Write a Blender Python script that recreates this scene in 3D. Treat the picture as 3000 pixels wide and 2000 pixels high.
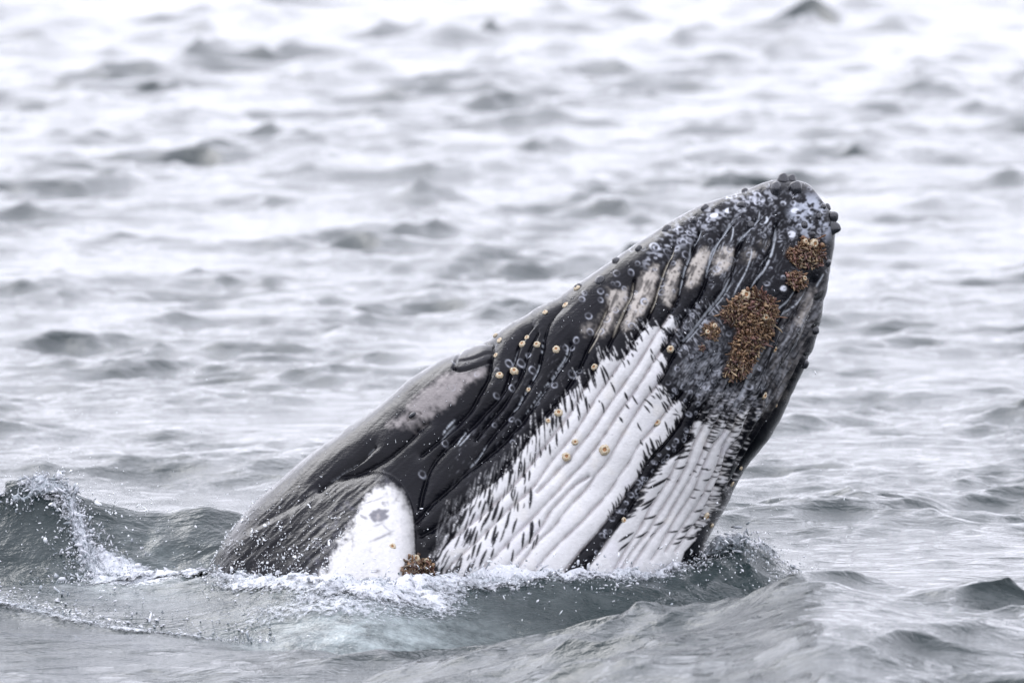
import bpy, math, random
import numpy as np
from mathutils import Vector, Matrix

rng = np.random.default_rng(7)
random.seed(7)
sc = bpy.context.scene
for o in list(bpy.data.objects):
    bpy.data.objects.remove(o)

# ------------------------------------------------------------------ camera
D, H, LENS, SENS = 60.0, 5.34, 300.0, 36.0
PITCH = math.radians(3.45)
cam_d = bpy.data.cameras.new('camera')
cam = bpy.data.objects.new('camera', cam_d)
sc.collection.objects.link(cam)
cam.location = (0, -D, H)
cam.rotation_euler = (math.pi / 2 - PITCH, 0, 0)
cam_d.lens = LENS
cam_d.sensor_width = SENS
cam_d.clip_end = 30000
cam_d.dof.use_dof = True
cam_d.dof.focus_distance = D - 0.6
cam_d.dof.aperture_fstop = 2.9
sc.camera = cam

# ------------------------------------------------------------------ world: bright overcast
SUN_EL, SUN_AZ = math.radians(42), math.radians(-32)
w = bpy.data.worlds.new('World')
sc.world = w
w.use_nodes = True
nt = w.node_tree
nt.nodes.clear()
sky = nt.nodes.new('ShaderNodeTexSky')
sky.sky_type = 'NISHITA'
sky.sun_disc = False
sky.sun_elevation = SUN_EL
sky.sun_rotation = SUN_AZ
sky.dust_density = 4.0
hs = nt.nodes.new('ShaderNodeHueSaturation')
hs.inputs['Saturation'].default_value = 0.12
nt.links.new(sky.outputs[0], hs.inputs['Color'])
mixw = nt.nodes.new('ShaderNodeMix')
mixw.data_type = 'RGBA'
mixw.inputs[0].default_value = 0.90
mixw.inputs['B'].default_value = (8.50, 8.62, 9.75, 1)      # the even cloud layer
nt.links.new(hs.outputs[0], mixw.inputs['A'])
bg = nt.nodes.new('ShaderNodeBackground')
bg.inputs['Strength'].default_value = 0.13
# overcast skies are dimmer at the horizon than overhead (CIE overcast sky, softened)
tcw = nt.nodes.new('ShaderNodeTexCoord'); sxw = nt.nodes.new('ShaderNodeSeparateXYZ')
nt.links.new(tcw.outputs['Generated'], sxw.inputs[0])
mrw = nt.nodes.new('ShaderNodeMapRange')
mrw.inputs['From Min'].default_value = 0; mrw.inputs['From Max'].default_value = 1
mrw.inputs['To Min'].default_value = .80; mrw.inputs['To Max'].default_value = 1.25
nt.links.new(sxw.outputs['Z'], mrw.inputs['Value'])
vmw = nt.nodes.new('ShaderNodeVectorMath'); vmw.operation = 'SCALE'
nt.links.new(mixw.outputs['Result'], vmw.inputs[0]); nt.links.new(mrw.outputs[0], vmw.inputs['Scale'])
nt.links.new(vmw.outputs[0], bg.inputs['Color'])
ow = nt.nodes.new('ShaderNodeOutputWorld')
nt.links.new(bg.outputs[0], ow.inputs['Surface'])

sun_d = bpy.data.lights.new('sun', 'SUN')
sun_d.energy = 0.5
sun_d.angle = math.radians(35)
sun_d.color = (1, 0.985, 0.965)
sun = bpy.data.objects.new('sun', sun_d)
sc.collection.objects.link(sun)
sd = Vector((math.sin(SUN_AZ) * math.cos(SUN_EL), math.cos(SUN_AZ) * math.cos(SUN_EL), math.sin(SUN_EL)))
sun.rotation_euler = (-sd).to_track_quat('-Z', 'Y').to_euler()

sc.view_settings.view_transform = 'Standard'
sc.view_settings.look = 'None'
sc.view_settings.exposure = 1.0
sc.view_settings.gamma = 1.0
sc.cycles.use_denoising = True
sc.cycles.max_bounces = 6
sc.cycles.caustics_reflective = False
sc.cycles.caustics_refractive = False

# ------------------------------------------------------------------ helpers
CP, SP = math.cos(PITCH), math.sin(PITCH)


def at(px, py, Y):
    """a point of the place that lies at depth Y, from where the survey of the picture puts it"""
    px = np.asarray(px, float); py = np.asarray(py, float)
    a = (px - 1500) / 3000 * SENS / LENS
    b = -(py - 1000) / 3000 * SENS / LENS
    dy = CP + b * SP
    dz = -SP + b * CP
    t = (Y + D) / dy
    return a * t, H + dz * t


def catmull(P, n):
    P = np.asarray(P, float)
    d = np.r_[0, np.cumsum(np.maximum(np.linalg.norm(np.diff(P, axis=0), axis=1), 1e-6) ** 0.5)]
    m = np.zeros_like(P)
    m[1:-1] = (P[2:] - P[:-2]) / (d[2:] - d[:-2])[:, None]
    m[0] = (P[1] - P[0]) / (d[1] - d[0]); m[-1] = (P[-1] - P[-2]) / (d[-1] - d[-2])
    arc = np.r_[0, np.cumsum(np.linalg.norm(np.diff(P, axis=0), axis=1))]
    x = np.interp(np.linspace(0, arc[-1], n), arc, d)
    i = np.clip(np.searchsorted(d, x, side='right') - 1, 0, len(P) - 2)
    h = (d[i + 1] - d[i]); t = (x - d[i]) / h
    t = t[:, None]; h = h[:, None]
    return ((2 * t**3 - 3 * t**2 + 1) * P[i] + (t**3 - 2 * t**2 + t) * h * m[i]
            + (-2 * t**3 + 3 * t**2) * P[i + 1] + (t**3 - t**2) * h * m[i + 1])


def sstep(a, b, x):
    t = np.clip((x - a) / (b - a), 0, 1)
    return t * t * (3 - 2 * t)


def noise2(shape, scale, octaves=3, seed=0, stretch=(1, 1), gain=0.5):
    """smooth value noise on a raster, about -1..1"""
    r = np.random.default_rng(seed)
    h, wd = shape
    out = np.zeros(shape, np.float32); amp = 1; tot = 0
    for o in range(octaves):
        sx, sy = scale * stretch[0] / 2**o, scale * stretch[1] / 2**o
        gy, gx = int(h / sy) + 3, int(wd / sx) + 3
        g = r.uniform(-1, 1, (gy, gx)).astype(np.float32)
        yy = np.arange(h) / sy; xx = np.arange(wd) / sx
        iy = yy.astype(int); ix = xx.astype(int)
        fy = (yy - iy).astype(np.float32); fx = (xx - ix).astype(np.float32)
        fy = (fy * fy * (3 - 2 * fy))[:, None]; fx = (fx * fx * (3 - 2 * fx))[None]
        a = g[iy][:, ix]; b = g[iy][:, ix + 1]; c = g[iy + 1][:, ix]; d_ = g[iy + 1][:, ix + 1]
        out += amp * ((a * (1 - fx) + b * fx) * (1 - fy) + (c * (1 - fx) + d_ * fx) * fy)
        tot += amp; amp *= gain
    return out / tot * 1.6


def mesh_from(name, V, F, smooth=True):
    """V (n,3) float, F (m,k) int array of equal polygons"""
    V = np.ascontiguousarray(V, np.float32); F = np.ascontiguousarray(F, np.int32)
    me = bpy.data.meshes.new(name)
    n, k = F.shape
    me.vertices.add(len(V)); me.vertices.foreach_set('co', V.ravel())
    me.loops.add(n * k); me.loops.foreach_set('vertex_index', F.ravel())
    me.polygons.add(n); me.polygons.foreach_set('loop_start', np.arange(0, n * k, k, dtype=np.int32))
    me.polygons.foreach_set('use_smooth', np.full(n, smooth))
    me.update(calc_edges=True)
    return me


def attr(me, name, kind, data):
    a = me.attributes.new(name, kind, 'POINT')
    key = {'FLOAT': 'value', 'FLOAT_COLOR': 'color', 'FLOAT_VECTOR': 'vector'}[kind]
    a.data.foreach_set(key, np.ascontiguousarray(data, np.float32).ravel())


def link(name, me, parent=None, mat=None):
    o = bpy.data.objects.new(name, me)
    sc.collection.objects.link(o)
    if parent: o.parent = parent
    if mat is not None and me is not None and not me.materials:
        me.materials.append(mat)
    return o


def newmat(name):
    m = bpy.data.materials.new(name); m.use_nodes = True
    n = m.node_tree.nodes; l = m.node_tree.links
    return m, n, l, n['Principled BSDF']


def nodenoise(n, l, coord, scale, detail=3, rough=0.55):
    t = n.new('ShaderNodeTexNoise')
    t.inputs['Scale'].default_value = scale
    t.inputs['Detail'].default_value = detail
    t.inputs['Roughness'].default_value = rough
    if coord is not None: l.new(coord, t.inputs['Vector'])
    return t


def ramp(n, l, src, stops):
    r = n.new('ShaderNodeValToRGB')
    e = r.color_ramp.elements
    e[0].position, e[0].color = stops[0][0], (*stops[0][1], 1)
    e[1].position, e[1].color = stops[-1][0], (*stops[-1][1], 1)
    for p, c in stops[1:-1]:
        k = e.new(p); k.color = (*c, 1)
    l.new(src, r.inputs[0])
    return r


ICO = None
def ico():
    p = (1 + 5**0.5) / 2
    V = np.array([(-1, p, 0), (1, p, 0), (-1, -p, 0), (1, -p, 0), (0, -1, p), (0, 1, p), (0, -1, -p), (0, 1, -p),
                  (p, 0, -1), (p, 0, 1), (-p, 0, -1), (-p, 0, 1)], float)
    V /= np.linalg.norm(V, axis=1)[:, None]
    F = np.array([(0, 11, 5), (0, 5, 1), (0, 1, 7), (0, 7, 10), (0, 10, 11), (1, 5, 9), (5, 11, 4), (11, 10, 2), (10, 7, 6),
                  (7, 1, 8), (3, 9, 4), (3, 4, 2), (3, 2, 6), (3, 6, 8), (3, 8, 9), (4, 9, 5), (2, 4, 11), (6, 2, 10), (8, 6, 7), (9, 8, 1)])
    return V, F
ICO_V, ICO_F = ico()


def blobs(P, R, jit=0.35, seed=1, squash=None):
    """many small lumps as one mesh: centres P, radii R (n,3)"""
    r = np.random.default_rng(seed)
    n = len(P)
    q = r.normal(size=(n, 4)); q /= np.linalg.norm(q, axis=1)[:, None]
    a, b, c, d = q.T
    M = np.stack([np.stack([1 - 2 * (c*c + d*d), 2 * (b*c - a*d), 2 * (b*d + a*c)], -1),
                  np.stack([2 * (b*c + a*d), 1 - 2 * (b*b + d*d), 2 * (c*d - a*b)], -1),
                  np.stack([2 * (b*d - a*c), 2 * (c*d + a*b), 1 - 2 * (b*b + c*c)], -1)], 1)
    V = ICO_V[None] * (1 + r.uniform(-jit, jit, (n, 12, 1)))
    V = np.einsum('nij,nkj->nki', M, V * np.asarray(R)[:, None, :]) + np.asarray(P)[:, None, :]
    F = ICO_F[None] + (np.arange(n) * 12)[:, None, None]
    return V.reshape(-1, 3), F.reshape(-1, 3)


# ================================================================== the whale: its side chart
# chart = flat map of the whale's flank in which markings and grooves are laid out (units: 2.4 mm)
X0, Y0, CW, CH = 520, 440, 2000, 1500
SH = (CH, CW)
gx = (np.arange(CW) + X0).astype(np.float32)[None]
gy = (np.arange(CH) + Y0).astype(np.float32)[:, None]


def box(x0, y0, x1, y1):
    x0, x1 = int(max(0, x0 - X0)), int(min(CW, x1 - X0 + 1))
    y0, y1 = int(max(0, y0 - Y0)), int(min(CH, y1 - Y0 + 1))
    return slice(y0, max(y0, y1)), slice(x0, max(x0, x1))


def poly_mask(P):
    """1 inside polygon"""
    P = np.asarray(P, float)
    m = np.zeros(SH, bool)
    sy, sx = box(P[:, 0].min(), P[:, 1].min(), P[:, 0].max(), P[:, 1].max())
    X = gx[:, sx]; Y = gy[sy]
    r = np.zeros((Y.shape[0], X.shape[1]), bool)
    for (x1, y1), (x2, y2) in zip(P, np.roll(P, -1, axis=0)):
        if y1 == y2: continue
        r ^= ((y1 > Y) != (y2 > Y)) & (X < (x2 - x1) * (Y - y1) / (y2 - y1) + x1)
    m[sy, sx] = r
    return m


def blur(a, s):
    """three box passes"""
    a = a.astype(np.float32)
    k = max(1, int(round(s * 1.0)))
    for _ in range(3):
        for ax in (0, 1):
            c = np.cumsum(np.pad(a, [(k + 1, k) if i == ax else (0, 0) for i in (0, 1)], mode='edge'), axis=ax)
            n = a.shape[ax]
            hi = np.take(c, np.arange(2 * k + 1, 2 * k + 1 + n), axis=ax)
            lo = np.take(c, np.arange(0, n), axis=ax)
            a = (hi - lo) / (2 * k + 1)
    return a


def seg_dist(field, p, q, reach, extra=None):
    """lower `field` to the distance from segment pq within reach"""
    (x1, y1), (x2, y2) = p, q
    sy, sx = box(min(x1, x2) - reach, min(y1, y2) - reach, max(x1, x2) + reach, max(y1, y2) + reach)
    X = gx[:, sx]; Y = gy[sy]
    if X.size == 0 or Y.size == 0: return
    dx, dy = x2 - x1, y2 - y1
    t = np.clip(((X - x1) * dx + (Y - y1) * dy) / (dx * dx + dy * dy + 1e-6), 0, 1)
    d = np.hypot(X - x1 - t * dx, Y - y1 - t * dy)
    if extra is not None: d = d + extra(t)
    field[sy, sx] = np.minimum(field[sy, sx], d)


def stroke(mask, x1, y1, x2, y2, wd, val=1.0, bend=0.0):
    """a lens-shaped mark"""
    pad = wd + 3
    sy, sx = box(min(x1, x2) - pad - abs(bend), min(y1, y2) - pad - abs(bend), max(x1, x2) + pad + abs(bend), max(y1, y2) + pad + abs(bend))
    X = gx[:, sx]; Y = gy[sy]
    if X.size == 0 or Y.size == 0: return
    dx, dy = x2 - x1, y2 - y1
    L = math.hypot(dx, dy) + 1e-6
    t = ((X - x1) * dx + (Y - y1) * dy) / (L * L)
    n = ((X - x1) * dy - (Y - y1) * dx) / L + bend * 4 * t * (1 - t)
    half = .86 * wd * np.clip(4 * t * (1 - t), 0, 1) ** 0.7
    a = np.clip(half - np.abs(n) + 0.6, 0, 1) * ((t > 0) & (t < 1)) * val
    mask[sy, sx] = np.maximum(mask[sy, sx], a)


def ring(mask, x, y, r, wd, val, squash=1.0, gap=None):
    sy, sx = box(x - r - 4, y - r - 4, x + r + 4, y + r + 4)
    X = gx[:, sx] - x; Y = (gy[sy] - y) * squash
    if X.size == 0 or Y.size == 0: return
    d = np.abs(np.hypot(X, Y) - r)
    a = np.clip(wd - d + 0.5, 0, 1) * val
    if gap is not None:
        a = a * (0.25 + 0.75 * sstep(-0.6, 0.5, np.cos(np.arctan2(Y, X) - gap)))
    mask[sy, sx] = np.maximum(mask[sy, sx], a)


def c1(L): return [(x / 4.48 + 1200, y / 4.48 + 1400) for x, y in L]
def c2(L): return [(x / 4.48 + 1500, y / 4.48 + 1350) for x, y in L]
def c3(L): return [(x / 3.92 + 1800, y / 3.92 + 1250) for x, y in L]
def c4(L): return [(x / 3.92 + 1450, y / 3.92 + 1000) for x, y in L]
def c5(L): return [(x / 3.92 + 1800, y / 3.92 + 900) for x, y in L]
def c6(L): return [(x / 3.485 + 2050, y / 3.485 + 800) for x, y in L]
def c7(L): return [(x / 3.92 + 1150, y / 3.92 + 1050) for x, y in L]
def c8(L): return [(x / 3.92 + 1700, y / 3.92 + 600) for x, y in L]
def cA(L): return [(x / 2.24 + 1900, y / 2.24 + 480) for x, y in L]
def cF(L): return [(x / 2.85 + 600, y / 2.85 + 1300) for x, y in L]

# ---- throat pleats
PLE = {
 'g0': [(1257,1246),(1234,1264),(1201,1297),(1150,1341),(1105,1368),(1053,1392),(1000,1402)],
 'ga': [(1105,1314),(1053,1360),(986,1409),(950,1438)],
 'g1': [(1448,1020),(1441,1063),(1433,1114),(1415,1147),(1380,1208),(1341,1249),(1295,1290),(1240,1335)],
 'b': [(1560,965),(1535,995),(1519,1028),(1506,1066),(1488,1122),(1473,1158),(1453,1183),(1405,1234),(1372,1267),(1345,1285),(1283,1348),(1258,1395),(1244,1440),(1235,1490)],
 'b2': [(1575,985),(1548,1040),(1530,1095),(1510,1140),(1470,1200),(1430,1245),(1395,1290)],
 'c': [(1650,905),(1614,949),(1598,991),(1577,1082),(1552,1133),(1519,1189),(1479,1240),(1431,1300),(1405,1343),(1364,1392),(1318,1436),(1276,1471),(1245,1507),(1222,1530)],
 'd': [(1672,1018),(1664,1048),(1646,1077),(1629,1099),(1603,1135),(1578,1171),(1552,1209),(1534,1235),(1501,1273),(1476,1301),(1450,1324),(1400,1365),(1364,1392)],
 'e': [(1779,905),(1760,950),(1735,1000),(1715,1041),(1695,1087),(1669,1128),(1639,1176),(1588,1230),(1552,1283),(1519,1329),(1483,1365),(1446,1413),(1394,1451),(1365,1474),(1316,1514),(1274,1547),(1240,1568)],
 'f': [(1856,827),(1848,870),(1828,914),(1807,967),(1790,1000),(1764,1048),(1733,1097),(1705,1148),(1680,1194),(1651,1237),(1626,1268),(1590,1314),(1552,1365),(1495,1433),(1459,1465),(1423,1500),(1379,1534),(1345,1561),(1307,1588),(1275,1618)],
 'g': [(1972,735),(1955,773),(1930,835),(1909,901),(1889,949),(1863,988),(1828,1046),(1784,1110),(1746,1163),(1705,1230),(1672,1281),(1634,1327),(1603,1365),(1566,1420),(1535,1451),(1501,1480),(1459,1521),(1423,1556),(1388,1590),(1343,1632),(1316,1657),(1285,1690)],
 'h': [(2045,690),(2021,753),(2006,789),(1991,842),(1981,875),(1953,933),(1938,956),(1910,994),(1892,1025),(1851,1089),(1807,1151),(1769,1204),(1726,1268),(1690,1311),(1659,1352),(1629,1381),(1609,1404),(1571,1442)],
 'h2': [(2139,664),(2098,717),(2083,753),(2072,784),(2060,835),(2040,880),(2014,919),(1975,970),(1953,1002),(1935,1027),(1907,1066),(1879,1112),(1848,1158),(1800,1224),(1769,1273),(1708,1354),(1665,1399),(1632,1437),(1589,1482),(1556,1517),(1508,1565),(1450,1625),(1410,1663),(1370,1705)],
 'h3': [(2221,645),(2186,681),(2163,721),(2145,770),(2137,819),(2110,868),(2070,917),(2022,979),(1986,1017),(1955,1070),(1938,1101),(1920,1130),(1884,1173),(1846,1232),(1815,1280),(1772,1354),(1741,1390),(1714,1430),(1656,1491),(1620,1540),(1574,1582),(1522,1649),(1480,1700)],
 'h3b': [(1719,1397),(1683,1419),(1656,1446),(1612,1493),(1583,1542),(1545,1587),(1504,1631),(1460,1685)],
 'h4': [(2268,672),(2262,700),(2240,760),(2215,820),(2190,865)],
 'h4b': [(2050,1060),(2020,1110),(1979,1165),(1948,1204),(1933,1224),(1899,1265),(1864,1305),(1837,1354),(1810,1390),(1788,1426),(1766,1455),(1734,1488),(1701,1524),(1647,1575),(1600,1622),(1545,1690)],
 'h6': [(2085,1085),(2045,1140),(2007,1196),(1978,1252),(1925,1318),(1882,1361),(1866,1395),(1844,1426),(1812,1470),(1783,1508),(1737,1564),(1701,1604),(1650,1665)],
 'h7': [(2110,1110),(2080,1150),(2045,1205),(2022,1250),(2002,1298),(1945,1347),(1907,1385),(1877,1429),(1854,1462),(1833,1495),(1800,1538),(1752,1613),(1700,1665)],
 'r2': [(1984,1332),(1966,1370),(1945,1413),(1915,1459),(1894,1492),(1877,1528),(1851,1569),(1831,1599),(1795,1660)],
 'r3': [(2130,1130),(2100,1180),(2070,1215),(2045,1263),(2022,1306),(2004,1360),(1984,1400),(1958,1446),(1933,1485),(1915,1513),(1887,1561),(1851,1602),(1815,1660)],
 'r4': [(2160,1120),(2120,1190),(2078,1260),(2058,1301),(2037,1352),(2017,1393),(1991,1439),(1963,1485),(1938,1528),(1907,1564),(1877,1607),(1840,1660)],
 'r5': [(2325,855),(2251,984),(2222,1030),(2205,1064),(2188,1098),(2156,1167),(2136,1202),(2116,1258),(2086,1296),(2065,1334),(2045,1378),(2024,1434),(1996,1480),(1968,1520),(1943,1566),(1900,1635)],
 'r6': [(2185,1165),(2155,1215),(2134,1265),(2114,1296),(2091,1365),(2065,1418),(2045,1462),(2014,1505),(1989,1541),(1940,1610)],
 'r7': [(2210,1170),(2180,1225),(2157,1278),(2121,1324),(2106,1378),(2086,1423),(2063,1472),(2040,1518),(2012,1551),(1970,1610)],
 's1': [(2366,829),(2337,900),(2294,961),(2262,1030),(2235,1100)],
 's2': [(2380,880),(2363,932),(2337,1001),(2300,1052),(2262,1110),(2225,1170)],
 's3': [(2372,960),(2345,1020),(2310,1085),(2270,1150),(2225,1225),(2180,1290),(2150,1345)],
 's4': [(2350,1040),(2310,1115),(2265,1195),(2215,1270),(2165,1350),(2125,1420)],
}
grd = np.full(SH, 99, np.float32)
for k, P in PLE.items():
    P = catmull(P, len(P) * 3)
    for p, q in zip(P[:-1], P[1:]):
        seg_dist(grd, p, q, 60)
grd += noise2(SH, 26, 2, 11) * 1.2
grd = np.maximum(grd, 0)

# ---- relief along the normal (metres)
hn_w = 0.029 * (1 - np.exp(-grd / 6.5)) - 0.012 * np.exp(-(grd / 2.6) ** 2)
hn_d = 0.050 * (1 - np.exp(-grd / 15.0)) - 0.006 * np.exp(-(grd / 2.2) ** 2)
wzone = blur(poly_mask([(1958,923),(1745,1085),(1600,1238),(1446,1416),(1350,1520),(1280,1700),(1300,1940),(1950,1940),(2100,1500),(2190,1200),(2040,1130)]), 25)
hn = hn_w * wzone + hn_d * (1 - wzone)
hn += noise2(SH, 90, 2, 5) * 0.005
hn += noise2(SH, 16, 2, 6) * 0.0006

def rotnoise(along, across, deg, seed, octv=2):
    """streaky noise that runs along a direction"""
    base = noise2((1800, 1800), 8, octv, seed)
    a_ = math.radians(deg)
    u = ((gx - X0) * math.cos(a_) + (gy - Y0) * math.sin(a_)) / along * 8 + 5000
    w_ = (-(gx - X0) * math.sin(a_) + (gy - Y0) * math.cos(a_)) / across * 8 + 5000
    u = np.mod(u, 1799); w_ = np.mod(w_, 1799)
    iu = u.astype(int); iw = w_.astype(int); fu = u - iu; fw = w_ - iw
    return ((base[iw, iu] * (1 - fu) + base[iw, iu + 1] * fu) * (1 - fw) + (base[iw + 1, iu] * (1 - fu) + base[iw + 1, iu + 1] * fu) * fw).astype(np.float32)
streak = rotnoise(70, 9, -42, 301); streak2 = rotnoise(34, 12, -50, 302, 3)
shz = blur(poly_mask([(560,1800),(640,1640),(760,1500),(900,1420),(1040,1400),(1120,1410),(1060,1500),(1010,1620),(960,1800)]), 28)
hn += 0.0014 * streak * (1 - wzone) + shz * (0.0036 * streak2 + 0.0022 * streak)
# lip fold at the corner of the mouth
LIP = cA([]) + [(1338,1098),(1345,1070),(1362,1045),(1390,1024),(1425,1014),(1450,1016),(1449,1040),(1440,1062),(1412,1080),(1380,1094),(1355,1102)]
lipm = blur(poly_mask(LIP), 4)
hn += 0.003 * blur(poly_mask(LIP), 9)
for P, dep, wd in (([(1338,1098),(1355,1103),(1380,1096),(1412,1082),(1442,1060)], 0.022, 4),
                   ([(1338,1098),(1347,1070),(1366,1045),(1395,1028),(1440,1016)], 0.012, 3.5),
                   ([(1352,1078),(1380,1072),(1405,1062),(1440,1040)], 0.013, 3.5)):
    f = np.full(SH, 99, np.float32); P = catmull(P, 24)
    for p, q in zip(P[:-1], P[1:]): seg_dist(f, p, q, 30)
    hn -= dep * np.exp(-(f / wd) ** 2)
# eye
EYE = (1221, 1233)
ed = np.hypot((gx - EYE[0]) * 0.8 + (gy - EYE[1]) * 0.6, ((gy - EYE[1]) * 0.8 - (gx - EYE[0]) * 0.6) * 1.6)
hn += 0.022 * np.exp(-(ed / 34) ** 2)
for P in ([(1205,1242),(1214,1230),(1228,1222),(1240,1222)], [(1205,1243),(1220,1243),(1234,1234),(1243,1224)]):
    f = np.full(SH, 99, np.float32); P = catmull(P, 12)
    for p, q in zip(P[:-1], P[1:]): seg_dist(f, p, q, 20)
    hn -= 0.012 * np.exp(-(f / 3) ** 2)

# flipper shoulder, pushed out towards the near side
FED = catmull([(930,1470),(985,1425),(1040,1403),(1090,1393),(1130,1394),(1168,1412),(1198,1450),(1214,1500),(1220,1560),(1224,1620),(1232,1680),(1245,1760),(1260,1940)], 60)
fd = np.full(SH, 500, np.float32)
for p, q in zip(FED[:-1], FED[1:]): seg_dist(fd, p, q, 500)
ins = poly_mask(list(map(tuple, FED)) + [(520, 1940), (520, 1700)])
fd = np.where(ins, fd, 0)
soft = 85 + 120 * sstep(1180, 1000, gx + 0 * gy)
pr = np.clip(fd / soft, 0, 1)
pr = np.sqrt(np.clip(1 - (1 - pr) ** 2, 0, 1))
amp = 0.13 + 0.36 * sstep(1380, 1760, gy + 0 * gx)
fall = 1 - 0.9 * sstep(1060, 760, gx + 0.25 * (gy - 1600))
hy = amp * pr * fall
hy = blur(hy, 3)

# ---- colour
dark = np.stack([0.0035 + 0.001 * noise2(SH, 90, 3, 1), 0.0037 + 0.001 * noise2(SH, 90, 3, 1), 0.0062 + 0.0015 * noise2(SH, 90, 3, 1)], -1)
C = dark.copy()
fine = noise2(SH, 5, 2, 21); med = noise2(SH, 16, 3, 22); coarse = noise2(SH, 60, 3, 23)


def over(C, m, col):
    m = np.clip(m, 0, 1)[..., None]
    col = np.asarray(col, np.float32)
    return C * (1 - m) + col * m


def dots(mask, P, n, r0, r1, seed, val=1.0):
    r = np.random.default_rng(seed)
    P = np.asarray(P, float)
    inside = poly_mask(P)
    x0, y0 = P.min(0); x1, y1 = P.max(0)
    k = 0; tries = 0
    while k < n and tries < n * 30:
        tries += 1
        x, y = r.uniform(x0, x1), r.uniform(y0, y1)
        iy, ix = int(y - Y0), int(x - X0)
        if 0 <= iy < CH and 0 <= ix < CW and inside[iy, ix]:
            k += 1
            a = r.uniform(0, 6.28); L = r.uniform(r0, r1)
            stroke(mask, x - L * math.cos(a), y - L * math.sin(a), x + L * math.cos(a), y + L * math.sin(a), L * r.uniform(.5, 1.0), val)

# cream patches between the upper grooves
CREAM = (0.43, 0.395, 0.355)
patches = [
 (c8([(290,1050),(420,1020),(570,990),(510,1180),(430,1380),(340,1490),(260,1540),(150,1560),(230,1400),(300,1200)]), 0.85),
 (c8([(640,870),(780,850),(810,730),(890,730),(880,880),(840,1040),(790,1180),(690,1300),(570,1450),(430,1560),(470,1420),(560,1200),(600,1040)]), 1.0),
 (c8([(1030,760),(1120,660),(1160,700),(1130,880),(1080,1080),(1010,1220),(910,1200),(930,1020),(960,880),(1000,800)]), 1.0),
 (c8([(1270,640),(1390,560),(1500,520),(1460,680),(1400,830),(1370,920),(1290,990),(1190,990),(1180,900),(1220,760)]), 1.0),
 (c8([(1530,560),(1640,510),(1760,530),(1740,650),(1700,750),(1620,810),(1500,860),(1460,810),(1490,690)]), 1.0),
 (cA([(590,590),(660,560),(700,590),(660,650),(600,690),(580,650)]), 0.7),
 (cA([(680,540),(760,520),(790,560),(720,600)]), 0.35),
 (c8([(50,1420),(180,1330),(260,1200),(300,1250),(150,1500),(60,1560),(0,1520)]), 0.35),
 (c6([(1000,260),(1090,120),(1120,250),(1080,430),(1010,560),(930,570),(950,450),(990,380)]), 0.62),
 (c6([(960,560),(1100,460),(1080,560),(960,720),(900,760)]), 0.25),
 (c6([(780,960),(890,810),(960,860),(900,950),(800,1010)]), 0.3),
 (c6([(690,1250),(800,1090),(930,970),(1010,900),(960,1030),(860,1130),(740,1260)]), 0.42),
 (c6([(560,1420),(700,1300),(830,1200),(900,1180),(800,1330),(640,1460),(560,1530)]), 0.38),
]
speck = np.zeros(SH, np.float32)
cm = np.zeros(SH, np.float32)
for i, (P, a) in enumerate(patches):
    m = blur(poly_mask(P), 8)
    m = sstep(0.22, 0.92, m + 0.22 * med + 0.12 * fine) * sstep(0, .15, m)
    cm = np.maximum(cm, m * a)
    dots(speck, P, 26, 1.5, 5, 100 + i, 0.8)
cm *= 1 - 0.9 * np.exp(-(grd / 7.0) ** 2)
cm *= 1 - 0.8 * speck
cm *= .25 + .75 * sstep(-.55, .25, rotnoise(60, 10, -64, 303, 3) + .5 * med)
col = np.array(CREAM)[None, None] * (0.93 + 0.1 * coarse[..., None])
C = C * (1 - cm[..., None]) + col * cm[..., None]
halo = blur(sstep(0.1, 0.5, cm), 12)
C = over(C, halo * (1 - cm) * 0.10 * (1 + med), (0.20, 0.16, 0.14))

# eye patch
EP = c7([(650,220),(800,215),(900,225),(1060,150),(1090,190),(1000,280),(880,380),(720,560),(500,720),(330,800),(300,830),(200,840),(50,850),(-60,880),(-60,830),(150,690),(300,510),(480,390),(560,290)])
m = blur(poly_mask(EP), 9)
m = sstep(0.15, 1.05, m + 0.30 * med + 0.18 * coarse + 0.1 * fine) * 0.85 * sstep(0, .2, m)
m *= 1 - 0.85 * np.exp(-(ed / 15) ** 2)
C = over(C, m, (0.25, 0.23, 0.225))

# white throat
W1 = [(1958,923),(1933,962),(1900,965),(1868,985),(1845,1030),(1815,1060),(1790,1050),(1764,1048),(1745,1085),(1716,1128),(1695,1130),(1668,1160),(1640,1180),(1600,1238),(1572,1260),(1548,1296),(1520,1330),(1506,1370),(1478,1395),(1446,1416),(1420,1436),(1392,1463),(1367,1490),(1352,1520),(1338,1552),(1322,1580),(1302,1605),(1290,1640),(1288,1760),
      (1560,1790),(1640,1680),(1701,1604),(1737,1564),(1783,1508),(1812,1470),(1844,1426),(1866,1395),(1882,1361),(1905,1325),(1940,1290),(1978,1252),(2007,1196),(1986,1172),(1968,1176),(1950,1150),(1928,1120),(1940,1098),(1955,1078),(1945,1050),(1935,1033),(1953,1002),(1940,975),(1976,984),(1984,959)]
W2 = [(1600,1800),(1700,1680),(1752,1613),(1779,1575),(1841,1493),(1877,1429),(1938,1352),(1985,1325),(2008,1290),(2022,1250),(2042,1205),(2062,1218),(2090,1215),(2110,1240),(2130,1222),(2160,1212),(2185,1195),(2180,1230),(2166,1270),(2160,1290),(2148,1330),(2128,1362),(2118,1400),(2108,1430),(2096,1470),(2082,1500),(2056,1532),(2026,1572),(1990,1610),(1960,1690),(1900,1800)]
W3 = [(1290,1610),(1310,1598),(1318,1640),(1300,1680),(1286,1700)]
wm = np.zeros(SH, np.float32)
for P in (W1, W2):
    wm = np.maximum(wm, sstep(0.38, 0.62, blur(poly_mask(P), 2) + 0.06 * fine))

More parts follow.
